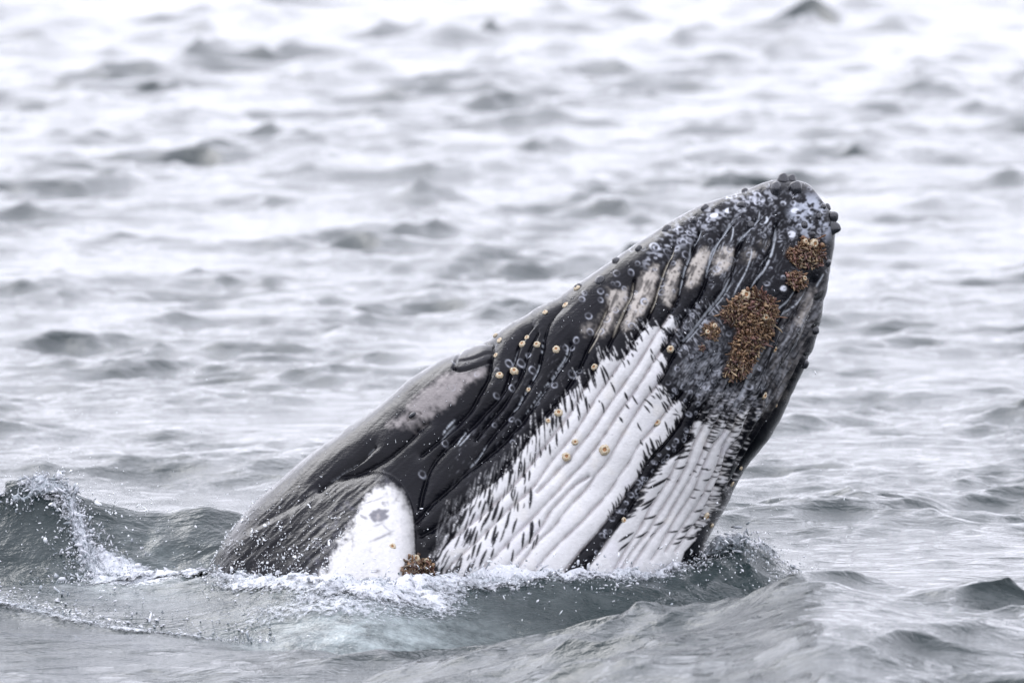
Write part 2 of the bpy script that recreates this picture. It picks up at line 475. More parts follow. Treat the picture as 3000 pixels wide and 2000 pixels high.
# fringe strokes along the upper-left border of the white
bw = np.zeros(SH, np.float32)   # black on white
wb = np.zeros(SH, np.float32)   # white on black
B1 = catmull(W1[1:29], 400)
r = np.random.default_rng(3)
for k in range(230):
    x, y = B1[r.integers(0, 375)]
    s = -0.42 + (x - 1330) * (1.02 / 570)
    dirv = np.array([s, 1.0]); dirv /= np.linalg.norm(dirv)
    inn = np.array([0.75, 0.66])
    wide = 26 + 75 * math.exp(-((x - 1420) / 170) ** 2)
    off = r.exponential(wide * 0.45) - 12
    if off > 130: continue
    x += inn[0] * off; y += inn[1] * off
    L = r.uniform(16, 60) * (0.55 if x > 1750 else 1.0)
    stroke(bw, x - dirv[0] * L / 2, y - dirv[1] * L / 2, x + dirv[0] * L / 2, y + dirv[1] * L / 2, r.uniform(1.6, 3.6), r.uniform(.75, 1), r.uniform(-2, 2))
for k in range(170):
    x, y = B1[r.integers(0, 399)]
    s = -0.42 + (x - 1330) * (1.02 / 570)
    dirv = np.array([s, 1.0]); dirv /= np.linalg.norm(dirv)
    off = r.exponential(16) - 3
    x -= .75 * off; y -= .66 * off
    L = r.uniform(16, 55)
    stroke(wb, x - dirv[0] * L / 2, y - dirv[1] * L / 2, x + dirv[0] * L / 2, y + dirv[1] * L / 2, r.uniform(1.5, 2.8), r.uniform(.5, 1) * math.exp(-max(off, 0) / 40))
# upper-right border of the left field
B2 = catmull(W1[41:] + [W1[0]], 200)
for k in range(150):
    x, y = B2[r.integers(0, 200)]
    off = r.exponential(10) - 8
    x -= off * .75; y += off * .5
    a = math.radians(r.uniform(50, 68)); L = r.uniform(10, 34)
    stroke(bw, x - math.cos(a) * L / 2, y - math.sin(a) * L / 2, x + math.cos(a) * L / 2, y + math.sin(a) * L / 2, r.uniform(1.2, 3), 1, r.uniform(-2, 2))
# the dark keel stripe: chevrons on either side
K1 = catmull(W1[31:43], 200); K2 = catmull(W2[1:11], 200)
for k in range(70):
    x, y = K1[r.integers(40, 200)]; L = r.uniform(10, 34)
    a = math.radians(r.uniform(68, 86))
    stroke(bw, x - 4 - math.cos(a) * L, y - math.sin(a) * L * .7, x + 2, y + 6, r.uniform(1.5, 3.2), 1, r.uniform(-3, 3))
for k in range(70):
    x, y = K2[r.integers(60, 200)]; L = r.uniform(10, 36)
    a = math.radians(r.uniform(-38, -22))
    stroke(bw, x - 4, y + 2, x + math.cos(a) * L, y + math.sin(a) * L, r.uniform(1.2, 3), 1, r.uniform(-3, 1))
# right field: top and right borders
B3 = catmull(W2[10:28], 300)
for k in range(330):
    i = r.integers(0, 300); x, y = B3[i]
    f = i / 300
    offx = -r.exponential(16) + 10
    offy = r.uniform(-8, 26) if f < .35 else 0
    x += offx; y += offy
    a = math.radians(r.uniform(-26, 0) if f > .3 else r.uniform(-12, 18)); L = r.uniform(10, 34)
    stroke(bw, x - math.cos(a) * L / 2, y - math.sin(a) * L / 2, x + math.cos(a) * L / 2, y + math.sin(a) * L / 2, r.uniform(1.0, 3.2), 1, r.uniform(-2, 2))
for k in range(90):
    i = r.integers(0, 260); x, y = B3[i]
    x += r.exponential(10); a = math.radians(r.uniform(-24, 2)); L = r.uniform(8, 26)
    stroke(wb, x - math.cos(a) * L / 2, y - math.sin(a) * L / 2, x + math.cos(a) * L / 2, y + math.sin(a) * L / 2, r.uniform(.8, 2.0), .8)
# dashes that stand alone
S4 = [(1310,480,1365,615),(1465,595,1510,690),(1200,710,1240,830),(1030,650,1050,830),(1410,880,1440,950),(930,720,970,900),(820,890,828,1020),(700,1050,705,1220),(615,1180,625,1320),(1200,310,1262,512),(1215,290,1300,460),(1170,690,1185,725),(1060,730,1090,770),(935,870,950,930),(1480,730,1520,790),(640,880,660,1050),(740,880,750,990),(680,900,690,1010)]
S5 = [(390,490,424,565),(395,560,432,642),(90,985,138,1085),(185,1020,246,1130),(110,1120,146,1182),(370,910,412,990),(480,930,545,1025),(440,990,505,1075),(320,1060,418,1168),(310,1130,378,1226),(230,1330,280,1432),(30,1265,72,1342),(545,1310,582,1445),(460,790,502,856),(510,1090,590,1222),(525,1080,610,1190),(490,660,552,782),(510,640,570,770),(570,650,612,722),(600,1010,662,1092),(390,1020,440,1060)]
S3 = [(260,150,292,225),(320,180,362,332),(370,125,418,300),(290,260,332,432),(330,710,595,568),(250,910,455,795),(265,950,435,840),(310,1052,460,1000),(415,1120,550,1075),(205,1265,370,1185),(0,1310,190,1195),(0,1420,160,1300),(370,1250,450,1205),(590,1205,690,1180),(720,1200,870,1130),(750,1160,850,1100),(730,1185,860,1120),(660,1280,810,1220),(880,970,990,930),(660,475,800,435),(450,460,570,420),(550,370,740,250),(640,380,830,325),(740,350,830,330),(740,270,870,260),(770,220,840,215),(975,240,1065,240),(985,250,1040,270),(1030,170,1095,180),(1060,65,1150,60),(1035,110,1130,110),(1040,125,1110,130),(960,480,1030,470),(905,430,960,430),(960,600,1095,585),(1015,735,1080,725),(840,800,890,795),(1115,600,1195,580),(1145,495,1195,490),(1250,300,1420,290),(1280,240,1390,240),(1220,405,1380,350),(1255,465,1370,400),(1215,545,1300,530),(1100,670,1160,650),(1090,780,1200,760),(1320,120,1480,60),(1340,160,1460,130),(470,545,512,528),(670,635,715,605),(810,550,845,535),(970,360,1000,350),(860,500,905,515),(1125,318,1165,318),(800,135,870,130),(810,110,885,118),(775,415,815,400),(575,608,615,605),(450,765,505,730),(620,1335,740,1295),(455,1385,505,1375),(780,1280,870,1255),(900,1200,960,1160),(920,1190,1010,1130)]
S1 = [(1000,140,985,260),(1000,300,940,480),(1070,150,1030,380),(1170,280,1090,570),(1075,400,965,630),(1225,370,1150,570),(1300,450,1260,660),(1405,520,1340,730),(1585,120,1560,410),(1420,310,1412,450),(1340,160,1345,300),(780,390,690,620),(855,360,790,520),(875,440,820,560),(785,640,720,800),(820,650,760,860),(880,620,790,860),(900,680,850,860),(1050,650,990,810),(1140,600,1070,850),(1165,690,1080,900),(950,820,880,1030),(880,850,820,1050),(1020,920,920,1150),(1105,900,1060,1040),(700,1010,640,1230),(815,1080,705,1300),(610,1130,560,1310),(560,1160,490,1310),(1490,690,1470,910),(1580,560,1570,850),(1600,540,1590,780),(1690,530,1700,640),(1675,710,1650,860),(1630,790,1610,910),(1355,920,1330,1090),(1310,820,1280,930)]
for S, k, ox, oy in ((S4, 3.92, 1450, 1000), (S5, 3.92, 1800, 900), (S3, 3.92, 1800, 1250), (S1, 4.48, 1200, 1400)):
    for x1, y1, x2, y2 in S:
        Lg = math.hypot(x2 - x1, y2 - y1)
        stroke(bw, x1 / k + ox, y1 / k + oy, x2 / k + ox, y2 / k + oy, (1.9 + Lg / 90), 1, r.uniform(-2, 2))
# tiny specks on white
dots(bw, W1, 40, .8, 1.8, 77, .7); dots(bw, W2, 22, .8, 1.8, 78, .7)
nf3 = noise2(SH, 3.2, 2, 71)
wmask = sstep(.30, .70, np.clip(np.maximum(wm, wb) - bw * 1.05, 0, 1) + .22 * nf3 * (np.maximum(bw, wb) > .02) + .10 * nf3)
shade = 1 + 0.05 * coarse + 0.02 * med
wc = np.array([0.555, 0.552, 0.552])[None, None] * shade[..., None]
C = C * (1 - wmask[..., None]) + wc * wmask[..., None]
C = over(C, wm * np.exp(-(grd / 2.2) ** 2) * 0.35 * (1 - bw), (0.42, 0.34, 0.34))   # pinkish skin down in the pleats
# faint yellowish and lilac blotches
C = over(C, wmask * sstep(.35, .9, noise2(SH, 55, 3, 31)) * .18, (0.55, 0.53, 0.60))
C = over(C, wmask * sstep(.45, .9, noise2(SH, 45, 3, 32)) * .14, (0.66, 0.60, 0.48))

# grey-blue mottle below the big barnacle clump
MT = c5([(960,420),(1100,380),(1300,300),(1330,500),(1230,700),(1260,830),(1380,880),(1370,1000),(1270,1080),(1180,1000),(1050,980),(900,1060),(760,960),(640,860),(600,780),(760,640),(840,520)])
mm = blur(poly_mask(MT), 12)
st = noise2(SH, 7, 2, 41, (1, 1))
# streaks along the pleats in the mottle: noise sheared to 55 degrees
r2 = np.random.default_rng(9)
mw = np.zeros(SH, np.float32)
MTa = np.array(MT)
for k in range(1100):
    x, y = r2.uniform(MTa[:, 0].min(), MTa[:, 0].max()), r2.uniform(MTa[:, 1].min(), MTa[:, 1].max())
    if mm[int(y - Y0), int(x - X0)] < .3: continue
    a = math.radians(r2.uniform(-75, -40)); L = r2.uniform(3, 16)
    stroke(mw, x, y, x + L * math.cos(a), y + L * math.sin(a), r2.uniform(.8, 2.4), r2.uniform(.4, 1))
C = over(C, mm * np.clip(mw + 0.25 * (st > .15), 0, 1) * .45 * (.2 + .8 * sstep(-.25, .35, noise2(SH, 34, 2, 43))), (0.38, 0.40, 0.44))

def scratch(P, n_, a0, a1, l0, l1, w0, w1, val, col, seed):
    global C
    q_ = np.random.default_rng(seed); P = np.array(P, float); ins_ = poly_mask(P); m_ = np.zeros(SH, np.float32)
    (x0, y0), (x1, y1) = P.min(0), P.max(0); k_ = 0; tr = 0
    while k_ < n_ and tr < n_ * 20:
        tr += 1
        x, y = q_.uniform(x0, x1), q_.uniform(y0, y1)
        if not ins_[int(np.clip(y - Y0, 0, CH - 1)), int(np.clip(x - X0, 0, CW - 1))]: continue
        k_ += 1
        a = math.radians(q_.uniform(a0, a1)); L = q_.uniform(l0, l1)
        stroke(m_, x, y, x + L * math.cos(a), y + L * math.sin(a), q_.uniform(w0, w1), q_.uniform(.3, 1), q_.uniform(-2, 2))
    C = over(C, m_ * val * np.clip(.75 + .6 * fine, 0, 1) * (1 - .9 * wmask), col)
scratch([(2290,900),(2385,830),(2372,960),(2320,1090),(2200,1260),(2150,1330),(2215,1170)], 260, -72, -52, 10, 50, .7, 2.2, .4, (0.33, 0.31, 0.30), 201)
scratch([(2170,1110),(2330,900),(2380,900),(2300,1120),(2200,1260)], 120, -70, -50, 20, 80, .6, 1.4, .7, (0.42, 0.43, 0.46), 202)
scratch([(1990,900),(2120,860),(2110,960),(2000,1070),(1950,1000)], 170, 45, 70, 6, 26, .7, 1.8, .7, (0.45, 0.46, 0.50), 203)
scratch([(1955,1080),(2060,1060),(2200,1090),(2190,1205),(2040,1205),(1985,1165)], 300, -72, -45, 6, 26, .8, 2.0, .5, (0.48, 0.49, 0.52), 204)
scratch([(2050,1150),(2210,1150),(2190,1225),(2060,1225)], 120, -20, 15, 8, 26, 1.0, 2.6, .85, (0.50, 0.50, 0.52), 205)
scratch([(2040,650),(2290,560),(2400,640),(2390,760),(2250,720),(2060,760)], 160, -80, 10, 4, 16, .7, 2.0, .65, (0.46, 0.48, 0.53), 206)
scratch([(2020,760),(2250,680),(2300,760),(2230,860),(2080,900)], 110, -75, -50, 6, 34, .6, 1.6, .6, (0.44, 0.46, 0.50), 207)
scratch([(1330,1300),(1500,1100),(1700,1000),(1620,1180),(1480,1340),(1300,1500)], 130, -62, -40, 4, 22, .5, 1.0, .3, (0.42, 0.43, 0.47), 208)
scratch([(1300,1490),(1460,1340),(1540,1270),(1440,1400),(1330,1520),(1270,1620)], 90, 95, 115, 12, 46, .6, 1.4, .5, (0.48, 0.48, 0.49), 209)

# pale lines that run along the upper grooves
def dline(P, wd, val, col, dash=0.0, seed=0):
    global C
    rr = np.random.default_rng(seed)
    m_ = np.zeros(SH, np.float32); P = catmull(P, 40)
    for i in range(39):
        if rr.uniform() < dash + .12: continue
        (x1, y1), (x2, y2) = P[i], P[i + 1]
        f = np.full(SH, 99, np.float32) if False else None
        sy, sx = box(min(x1, x2) - 9, min(y1, y2) - 9, max(x1, x2) + 9, max(y1, y2) + 9)
        X = gx[:, sx]; Y = gy[sy]
        if X.size == 0 or Y.size == 0: continue
        dx, dy = x2 - x1, y2 - y1
        t = np.clip(((X - x1) * dx + (Y - y1) * dy) / (dx * dx + dy * dy + 1e-6), 0, 1)
        d_ = np.hypot(X - x1 - t * dx, Y - y1 - t * dy)
        w_ = .68 * wd * min(1, 6 * (i + 1) / 40, 6 * (40 - i) / 40) * rr.uniform(.65, 1.15)
        m_[sy, sx] = np.maximum(m_[sy, sx], np.clip(w_ - d_ + .5, 0, 1))
    C = over(C, m_ * val, col)
PALE, CREM = (0.50, 0.53, 0.57), (0.50, 0.46, 0.38)
dline([(x + 3, y) for x, y in c8([(1060,520),(1040,620),(990,690),(930,840),(880,980),(830,1150),(780,1260)])], 3.0, .9, CREM, 0, 1)
dline(c8([(1255,510),(1240,620),(1200,720),(1170,820),(1140,950),(1120,1060)]), 2.4, .85, PALE, .05, 2)
dline(c8([(1385,330),(1340,440),(1290,500)]), 2.2, .8, PALE, .1, 3)
dline(c8([(1760,230),(1700,270),(1600,420),(1540,520),(1490,640),(1440,760),(1420,860)]), 2.6, .85, PALE, .05, 4)
dline(c8([(1740,290),(1730,380),(1705,470)]), 2, .9, PALE, 0, 5)
dline(c8([(600,920),(570,1080),(500,1220),(440,1360),(360,1540)]), 2.6, .85, CREM, 0, 6)
dline(c8([(300,1220),(220,1400),(150,1550)]), 2.0, .8, CREM, 0, 7)
dline([(1765,960),(1745,1005),(1722,1040)], 2.4, .7, CREM, 0, 8)
dline(cA([(720,330),(710,380),(660,440),(600,500),(580,530)]), 3.4, .9, PALE, .05, 9)
dline(cA([(828,425),(815,500),(790,600),(740,710),(690,770),(650,830)]), 3.6, .85, PALE, .06, 10)
dline(cA([(760,370),(765,390),(750,415)]), 4, .9, PALE, 0, 11)
dline(cA([(645,560),(655,610),(620,720),(560,830),(540,870)]), 2.4, .75, PALE, .1, 12)
dline(cA([(575,385),(530,405),(490,480),(440,540),(400,610),(370,740)]), 2.6, .8, PALE, .08, 13)
dline([(x - 4, y) for x, y in PLE['h3'][4:9]], 4.0, .75, PALE, .05, 14)
dline([(x + 5, y + 3) for x, y in PLE['h3'][4:9]], 2.2, .6, PALE, .2, 15)
dline([(x + 3, y) for x, y in PLE['r5'][1:7]], 3.2, .7, PALE, .15, 16)
dline(c6([(930,190),(850,300),(760,370),(720,420)]), 4.0, .55, PALE, .1, 17)
dline(c6([(1050,170),(930,330),(820,430),(740,520),(640,680),(570,800)]), 2.2, .7, PALE, .12, 18)
dline(cA([(1105,720),(1070,810)]), 2.2, .8, PALE, 0, 19)
dline([(x - 3, y) for x, y in PLE['s2'][:5]], 1.6, .55, PALE, .3, 20)
dline([(x - 3, y) for x, y in PLE['s3'][:5]], 1.5, .5, PALE, .3, 21)
dline([(x - 3, y) for x, y in PLE['s1']], 1.6, .5, PALE, .3, 22)
dline(c4([(560,0),(500,320),(400,520),(270,740)]), 2.6, .75, PALE, .45, 23)
dline(c4([(790,60),(835,100),(800,220),(720,340),(640,460),(560,550)]), 2.6, .9, PALE, .25, 24)
dline(c4([(560,560),(480,670),(340,870)]), 2.0, .7, PALE, .5, 25)
dline(c4([(860,100),(840,190),(740,340),(600,560),(420,800)]), 1.3, .7, PALE, .25, 26)
dline(c7([(740,720),(660,800),(590,890)]), 3.0, .8, PALE, .45, 27)
dline(c7([(740,770),(660,850),(570,950)]), 1.2, .8, PALE, 0, 28)
dline(c7([(880,820),(830,890),(760,1020)]), 3.0, .75, PALE, .35, 29)
dline(c7([(910,880),(860,950),(780,1040)]), 1.8, .8, PALE, .1, 30)
dline(c7([(1090,1000),(1000,1150),(900,1260)]), 2.2, .75, PALE, .25, 31)
dline(c7([(1500,440),(1450,560),(1390,630)]), 3.0, .7, PALE, .45, 32)
dline(c4([(270,120),(210,280)]), 1.4, .6, PALE, .2, 33)
dline([(1105,1316),(1085,1335)], 2.2, .6, PALE, 0, 34)
dline([(1060,1356),(1020,1385),(980,1412)], 1.2, .5, PALE, .3, 35)

# ring scars left by barnacles
rg = np.zeros(SH, np.float32); rk = np.zeros(SH, np.float32)
for x, y, q in [(170,285,35),(305,275,37),(390,180,28),(435,360,36),(195,560,28),(195,915,28),(680,535,33),(880,400,40),(885,100,26),(935,30,30)]:
    (x, y), = c4([(x, y)]); ring(rg, x, y, q / 3.92, 1.7, .75, 1, r.uniform(0, 6))
for x, y, q in [(620,995,32),(365,1350,36),(1370,720,28),(1345,90,36),(1480,80,40)]:
    (x, y), = c7([(x, y)]); ring(rg, x, y, q / 3.92, 1.6, .65, 1, r.uniform(0, 6))
for x, y, q, b in [(870,560,46,1),(1205,615,38,0),(1105,560,34,0),(730,1155,36,1),(400,1250,30,0),(300,1350,40,0),(100,1330,36,0),(250,1050,32,0),(1535,775,36,1),(1580,725,22,0),(855,790,16,0),(580,1430,34,0),(225,1490,38,0),(1690,550,34,0),(1055,1030,16,0),(110,1500,34,0),(545,1210,30,0),(920,1040,36,0),(930,950,26,0),(510,1010,22,0),(500,1120,18,0),(240,1140,26,0),(40,1150,30,0),(75,1080,26,0),(1150,480,36,0),(1250,460,30,0),(1260,370,34,0),(1160,350,34,0),(1470,240,24,0),(590,830,30,0),(1060,720,24,0)]:
    (x, y), = c8([(x, y)])
    ring(rg, x, y, q / 3.92, 2.4 if b else 1.5, .9 if b else .6, 1.1, r.uniform(0, 6)); ring(rk, x, y, q / 3.92 - 2.6, 1.5, .8)
for x, y, q in [(680,270,22),(715,245,22),(740,265,22),(705,285,20),(540,262,20),(570,255,18),(510,270,16),(1090,450,24),(1045,330,28),(870,290,18),(930,285,18),(790,268,16),(990,410,30),(960,430,22),(750,800,20),(1110,330,20),(1000,300,16),(960,370,20),(900,750,20),(850,760,16),(60,590,20),(215,470,20),(230,545,24),(440,375,16),(395,405,16),(330,420,16),(265,485,14),(185,580,22)]:
    (x, y), = cA([(x, y)]); ring(rg, x, y, q / 2.24 * .8, 2.0, .85, 1.2, r.uniform(0, 6))
for k in range(46):   # along the keel stripe
    f = r.uniform(); i = int(f * 150) + 45
    p = K1[min(i, 199)] if False else None
    t = r.uniform()
    a = np.array(PLE['h6'], float); b = np.array(PLE['h7'], float)
    pa = catmull(a, 50)[int(t * 46)]; pb = catmull(b, 50)[int(t * 46)]
    p = pa + (pb - pa) * r.uniform(.15, .85)
    ring(rg, p[0], p[1], r.uniform(3.5, 7.5), 1.4, r.uniform(.5, .95), 1, r.uniform(0, 6))
for k in range(70):   # dark field round the big clump
    x, y = r.uniform(1930, 2220), r.uniform(930, 1230)
    if wmask[int(y - Y0), int(x - X0)] > .3: continue
    ring(rg, x, y, r.uniform(4, 8), 1.3, r.uniform(.4, .85), 1.1, r.uniform(0, 6))
for k in range(60):
    x, y = r.uniform(2080, 2420), r.uniform(560, 800)
    ring(rg, x, y, r.uniform(3, 8), 1.3, r.uniform(.3, .75), 1.2, r.uniform(0, 6))
for k in range(40):
    x, y = r.uniform(1780, 2150), r.uniform(640, 1000)
    ring(rg, x, y, r.uniform(4, 9), 1.3, r.uniform(.2, .6), 1.1, r.uniform(0, 6))
for k in range(14):
    x, y = r.uniform(1300, 1720), r.uniform(1020, 1300)
    ring(rg, x, y, r.uniform(5, 9), 1.3, r.uniform(.25, .6), 1.1, r.uniform(0, 6))
rg *= np.clip(.8 + .5 * fine, 0, 1)
C = over(C, rk * .7, (0.03, 0.03, 0.04))
C = over(C, rg, (0.50, 0.52, 0.58))

# white scuffs near the tip of the jaw
wt = np.zeros(SH, np.float32)
for x, y, a, b_ in [(430,378,28,12),(520,345,24,12),(625,298,18,10),(915,480,26,20),(940,330,26,14),(850,830,22,16)]:
    (x, y), = cA([(x, y)])
    stroke(wt, x - a / 2.24, y + 2, x + a / 2.24, y - 2, b_ / 2.24 * 1.3, 1)
TIP = cA([(960,260),(1060,230),(1140,330),(1150,470),(1090,520),(1000,500),(930,460),(900,340)])
tm = blur(poly_mask(TIP), 8) * sstep(-.15, .5, med + .4 * fine)
C = over(C, tm * .75, (0.42, 0.45, 0.52))
UP = [(1960,690),(2060,635),(2180,590),(2270,570),(2300,590),(2200,625),(2080,680),(2000,730),(1900,800),(1880,790)]
um = blur(poly_mask(UP), 9) * sstep(.25, .8, noise2(SH, 6.5, 2, 51, (1.7, 1)) + .12)
C = over(C, um * .5, (0.55, 0.57, 0.63))
C = over(C, wt * sstep(-.35, .1, med + .5 * fine + .1), (0.60, 0.62, 0.67))
for P in (c6([(170,430),(380,240),(580,195),(690,290),(730,400),(705,600),(660,690),(590,700),(600,760),(510,900),(470,960),(350,1075),(260,1090),(195,1030),(230,940),(280,840),(270,720),(340,620),(330,540),(200,520)]),
          cA([(870,575),(930,570),(990,505),(1050,510),(1090,560),(1090,640),(1050,680),(960,690),(900,660),(875,620)]), cA([(870,730),(920,715),(985,740),(990,790),(950,830),(890,825),(870,780)]),
          c5([(990,260),(1080,190),(1150,230),(1160,330),(1120,400),(1030,390),(985,330)])):
    pm_ = blur(poly_mask(P), 7)
    C = over(C, sstep(.25, .75, pm_ + .3 * med + .15 * fine) * sstep(.0, .2, pm_) * .9, (0.075, 0.042, 0.025))
# faint speckle over dark skin of the jaw
JW = [(1880,760),(2100,640),(2330,560),(2420,640),(2410,900),(2330,1090),(2200,1200),(2050,1150),(1960,1000)]
jm = blur(poly_mask(JW), 20) * sstep(.62, .95, noise2(SH, 6, 2, 61) + .1 * coarse)
C = over(C, jm * .12 * (1 - wmask), (0.40, 0.42, 0.48))

# flipper
FW = cF([(1330,560),(1345,470),(1400,400),(1500,360),(1600,350),(1690,410),(1760,520),(1800,700),(1820,900),(1850,1300),(1850,1700),(800,1700),(960,1260),(1000,1140),(1080,980),(1140,860),(1240,740),(1300,660)])
fm = blur(poly_mask(FW), 15)
fm = sstep(.0, .12, fm) * sstep(.22, .85, fm + .30 * noise2(SH, 22, 4, 93, (.8, 1.3)) + .14 * fine)
fm *= np.where(ins, 1, 0)
FG = cF([(1500,280),(1640,320),(1720,430),(1600,380),(1450,390),(1340,500),(1300,700),(1120,900),(1000,1150),(900,1300),(700,1300),(900,900),(1100,600),(1250,400)])
gm = blur(poly_mask(FG), 14) * (.5 + .5 * med)
C = over(C, np.clip(gm, 0, 1) * sstep(.1, .7, med + .3 * coarse) * .5, (0.07, 0.07, 0.09))
C = over(C, fm * (.25 + .75 * sstep(0, 72, fd + 22 * med + 60 * sstep(1430, 1550, gy))), np.array([0.50, 0.495, 0.49]))
fs = np.zeros(SH, np.float32)
dots(fs, cF([(1420,600),(1480,565),(1560,575),(1555,630),(1480,665),(1430,650)]), 60, 4, 9, 88, .8)
dots(fs, cF([(1510,510),(1570,505),(1560,540),(1520,540)]), 14, 2, 4, 89, .6)
for x1, y1, x2, y2, wd in [(1350,520,1540,460,2),(1440,700,1540,660,2),(1410,820,1620,725,3),(1510,670,1590,740,1.5),(1440,1050,1510,1040,4),(1330,600,1400,640,5),(1550,755,1610,755,1.5)]:
    (x1, y1), (x2, y2) = cF([(x1, y1), (x2, y2)]); stroke(fs, x1, y1, x2, y2, wd, .7, 2)
C = over(C, blur(fs, 1) * fm, (0.06, 0.06, 0.08))
C = over(C, fm * sstep(.5, 1, noise2(SH, 30, 3, 91)) * .25, (0.62, 0.58, 0.54))
C = over(C, lipm * .8, (0.013, 0.013, 0.016))
C *= (1 + 0.05 * fine)[..., None]
C = np.stack([blur(C[..., i], 1) * .75 + C[..., i] * .25 for i in range(3)], -1)
# wet film varies
RG = 0.15 + 0.05 * med + 0.05 * fine
RG = np.clip(RG + 0.10 * wmask + .05 * streak * (1 - wmask), .09, .6)

# ================================================================== whale body mesh
PAIRS = [((2400,598),(2402,602)), ((2382,578),(2414,622)), ((2345,553),(2424,655)), ((2270,549),(2424,705)), ((2170,585),(2414,775)), ((2040,630),(2399,875)),
         ((1913,708),(2382,968)), ((1785,792),(2352,1062)), ((1658,878),(2309,1148)), ((1530,950),(2258,1250)), ((1390,1036),(2181,1355)),
         ((1290,1078),(2140,1425)), ((1212,1128),(2105,1492)), ((1120,1205),(2078,1540)), ((1020,1277),(2058,1580)), ((893,1371),(2035,1645)), ((765,1482),(2000,1725)),
         ((685,1585),(1962,1800)), ((600,1730),(1925,1885))]
PA = catmull([p + q for p, q in PAIRS], 1080)
NT = len(PA)
NF, NB = 580, 40
th = np.r_[np.linspace(0, math.pi, NF, endpoint=False), np.linspace(math.pi, 2 * math.pi, NB, endpoint=False)]
NTH = len(th)
Lp, Rp = PA[:, :2], PA[:, 2:]
lx, lz = at(Lp[:, 0], Lp[:, 1], 0.0)
rx, rz = at(Rp[:, 0], Rp[:, 1], 0.0)
half = np.hypot(rx - lx, rz - lz) / 2
# the breadth across the throat, seen end on
bdep = half * np.interp(np.linspace(0, 1, NT), [0, .15, .5, .8, 1], [.95, .85, .80, .84, .9])
f = (1 - np.cos(th)) / 2
bx = lx[:, None] + f[None] * (rx - lx)[:, None]
bz = lz[:, None] + f[None] * (rz - lz)[:, None]
sn = np.sin(th)
# a little squarer than an ellipse on the near side
LEAN = math.radians(4.3)          # the long axis is rolled a little, the breast side up
expo = np.where(np.cos(th) > 0, .52 + .28 * (1 - np.cos(th)), .80)      # the flank is flatter and turns over sharply at the back
expo = (expo[None] - .80) * sstep(.02, .14, np.linspace(0, 1, NT))[:, None] + .80
by = -np.sign(sn)[None] * np.abs(sn)[None] ** expo * bdep[:, None]
bz = bz - by * math.tan(LEAN)
cpx = Lp[:, 0][:, None] + f[None] * (Rp[:, 0] - Lp[:, 0])[:, None]
cpy = Lp[:, 1][:, None] + f[None] * (Rp[:, 1] - Lp[:, 1])[:, None]
P0 = np.stack([bx, by, bz], -1)


def grid_normals(P):
    dt = np.gradient(P, axis=0)
    dh = (np.roll(P, -1, 1) - np.roll(P, 1, 1))
    n = np.cross(dt, dh)
    n /= np.linalg.norm(n, axis=-1, keepdims=True) + 1e-9
    return n


def sample(A, x, y):
    x = np.clip(x - X0, 0, CW - 1.001); y = np.clip(y - Y0, 0, CH - 1.001)
    ix = x.astype(int); iy = y.astype(int)
    fx = (x - ix); fy = (y - iy)
    if A.ndim == 3: fx = fx[..., None]; fy = fy[..., None]
    return (A[iy, ix] * (1 - fx) + A[iy, ix + 1] * fx) * (1 - fy) + (A[iy + 1, ix] * (1 - fx) + A[iy + 1, ix + 1] * fx) * fy

N0 = grid_normals(P0)
if (N0[500, NF // 2, 1]) > 0: N0 = -N0
front = np.where(th < math.pi, 1.0, 0.35)[None]
hN = sample(hn, cpx, cpy) * front
edge = np.clip(sn / 0.25, 0, 1)[None]
hY = sample(hy, cpx, cpy) * np.where(th < math.pi, 1, 0)[None] * sstep(0, .5, sn)[None]
tipf = sstep(0, 0.03, np.linspace(0, 1, NT))[:, None]
P1 = P0 + N0 * (hN * tipf)[..., None]
P1[..., 1] -= hY * tipf
P1[..., 2] += hY * tipf * math.tan(LEAN)
N1 = grid_normals(P1)
if N1[500, NF // 2, 1] > 0: N1 = -N1
col = sample(C.astype(np.float32), cpx, cpy)
rgh = sample(RG.astype(np.float32), cpx, cpy)

idx = np.arange(NT * NTH).reshape(NT, NTH)
a = idx[:-1]; b = np.roll(idx, -1, 1)[:-1]; c = np.roll(idx, -1, 1)[1:]; d = idx[1:]
F = np.stack([a, d, c, b], -1).reshape(-1, 4)
# outward check
v = P1.reshape(-1, 3)
tst = F[(500 * NTH + NF // 2)]
nn = np.cross(v[tst[1]] - v[tst[0]], v[tst[2]] - v[tst[0]])
if nn[1] > 0: F = F[:, ::-1]
me = mesh_from('body', v, F)
attr(me, 'skin', 'FLOAT_COLOR', np.concatenate([np.clip(col, 0, 1).reshape(-1, 3), np.ones((NT * NTH, 1))], 1))
attr(me, 'wet', 'FLOAT', rgh.ravel())

m_skin, n, l, bs = newmat('whale_skin')
at1 = n.new('ShaderNodeAttribute'); at1.attribute_name = 'skin'
at2 = n.new('ShaderNodeAttribute'); at2.attribute_name = 'wet'
tc = n.new('ShaderNodeTexCoord')
nz = nodenoise(n, l, tc.outputs['Object'], 60, 4, .65)
mp = n.new('ShaderNodeMapping'); mp.inputs['Scale'].default_value = (30, 30, 75); mp.inputs['Rotation'].default_value = (0, math.radians(-35), 0)
l.new(tc.outputs['Object'], mp.inputs['Vector'])
nz2 = nodenoise(n, l, mp.outputs[0], 1.0, 3, .6)
bmp = n.new('ShaderNodeBump'); bmp.inputs['Strength'].default_value = .22; bmp.inputs['Distance'].default_value = .006
bmp2 = n.new('ShaderNodeBump'); bmp2.inputs['Strength'].default_value = .36; bmp2.inputs['Distance'].default_value = .01
l.new(nz.outputs[0], bmp.inputs['Height']); l.new(nz2.outputs[0], bmp2.inputs['Height'])
l.new(bmp.outputs[0], bmp2.inputs['Normal']); l.new(bmp2.outputs[0], bs.inputs['Normal'])
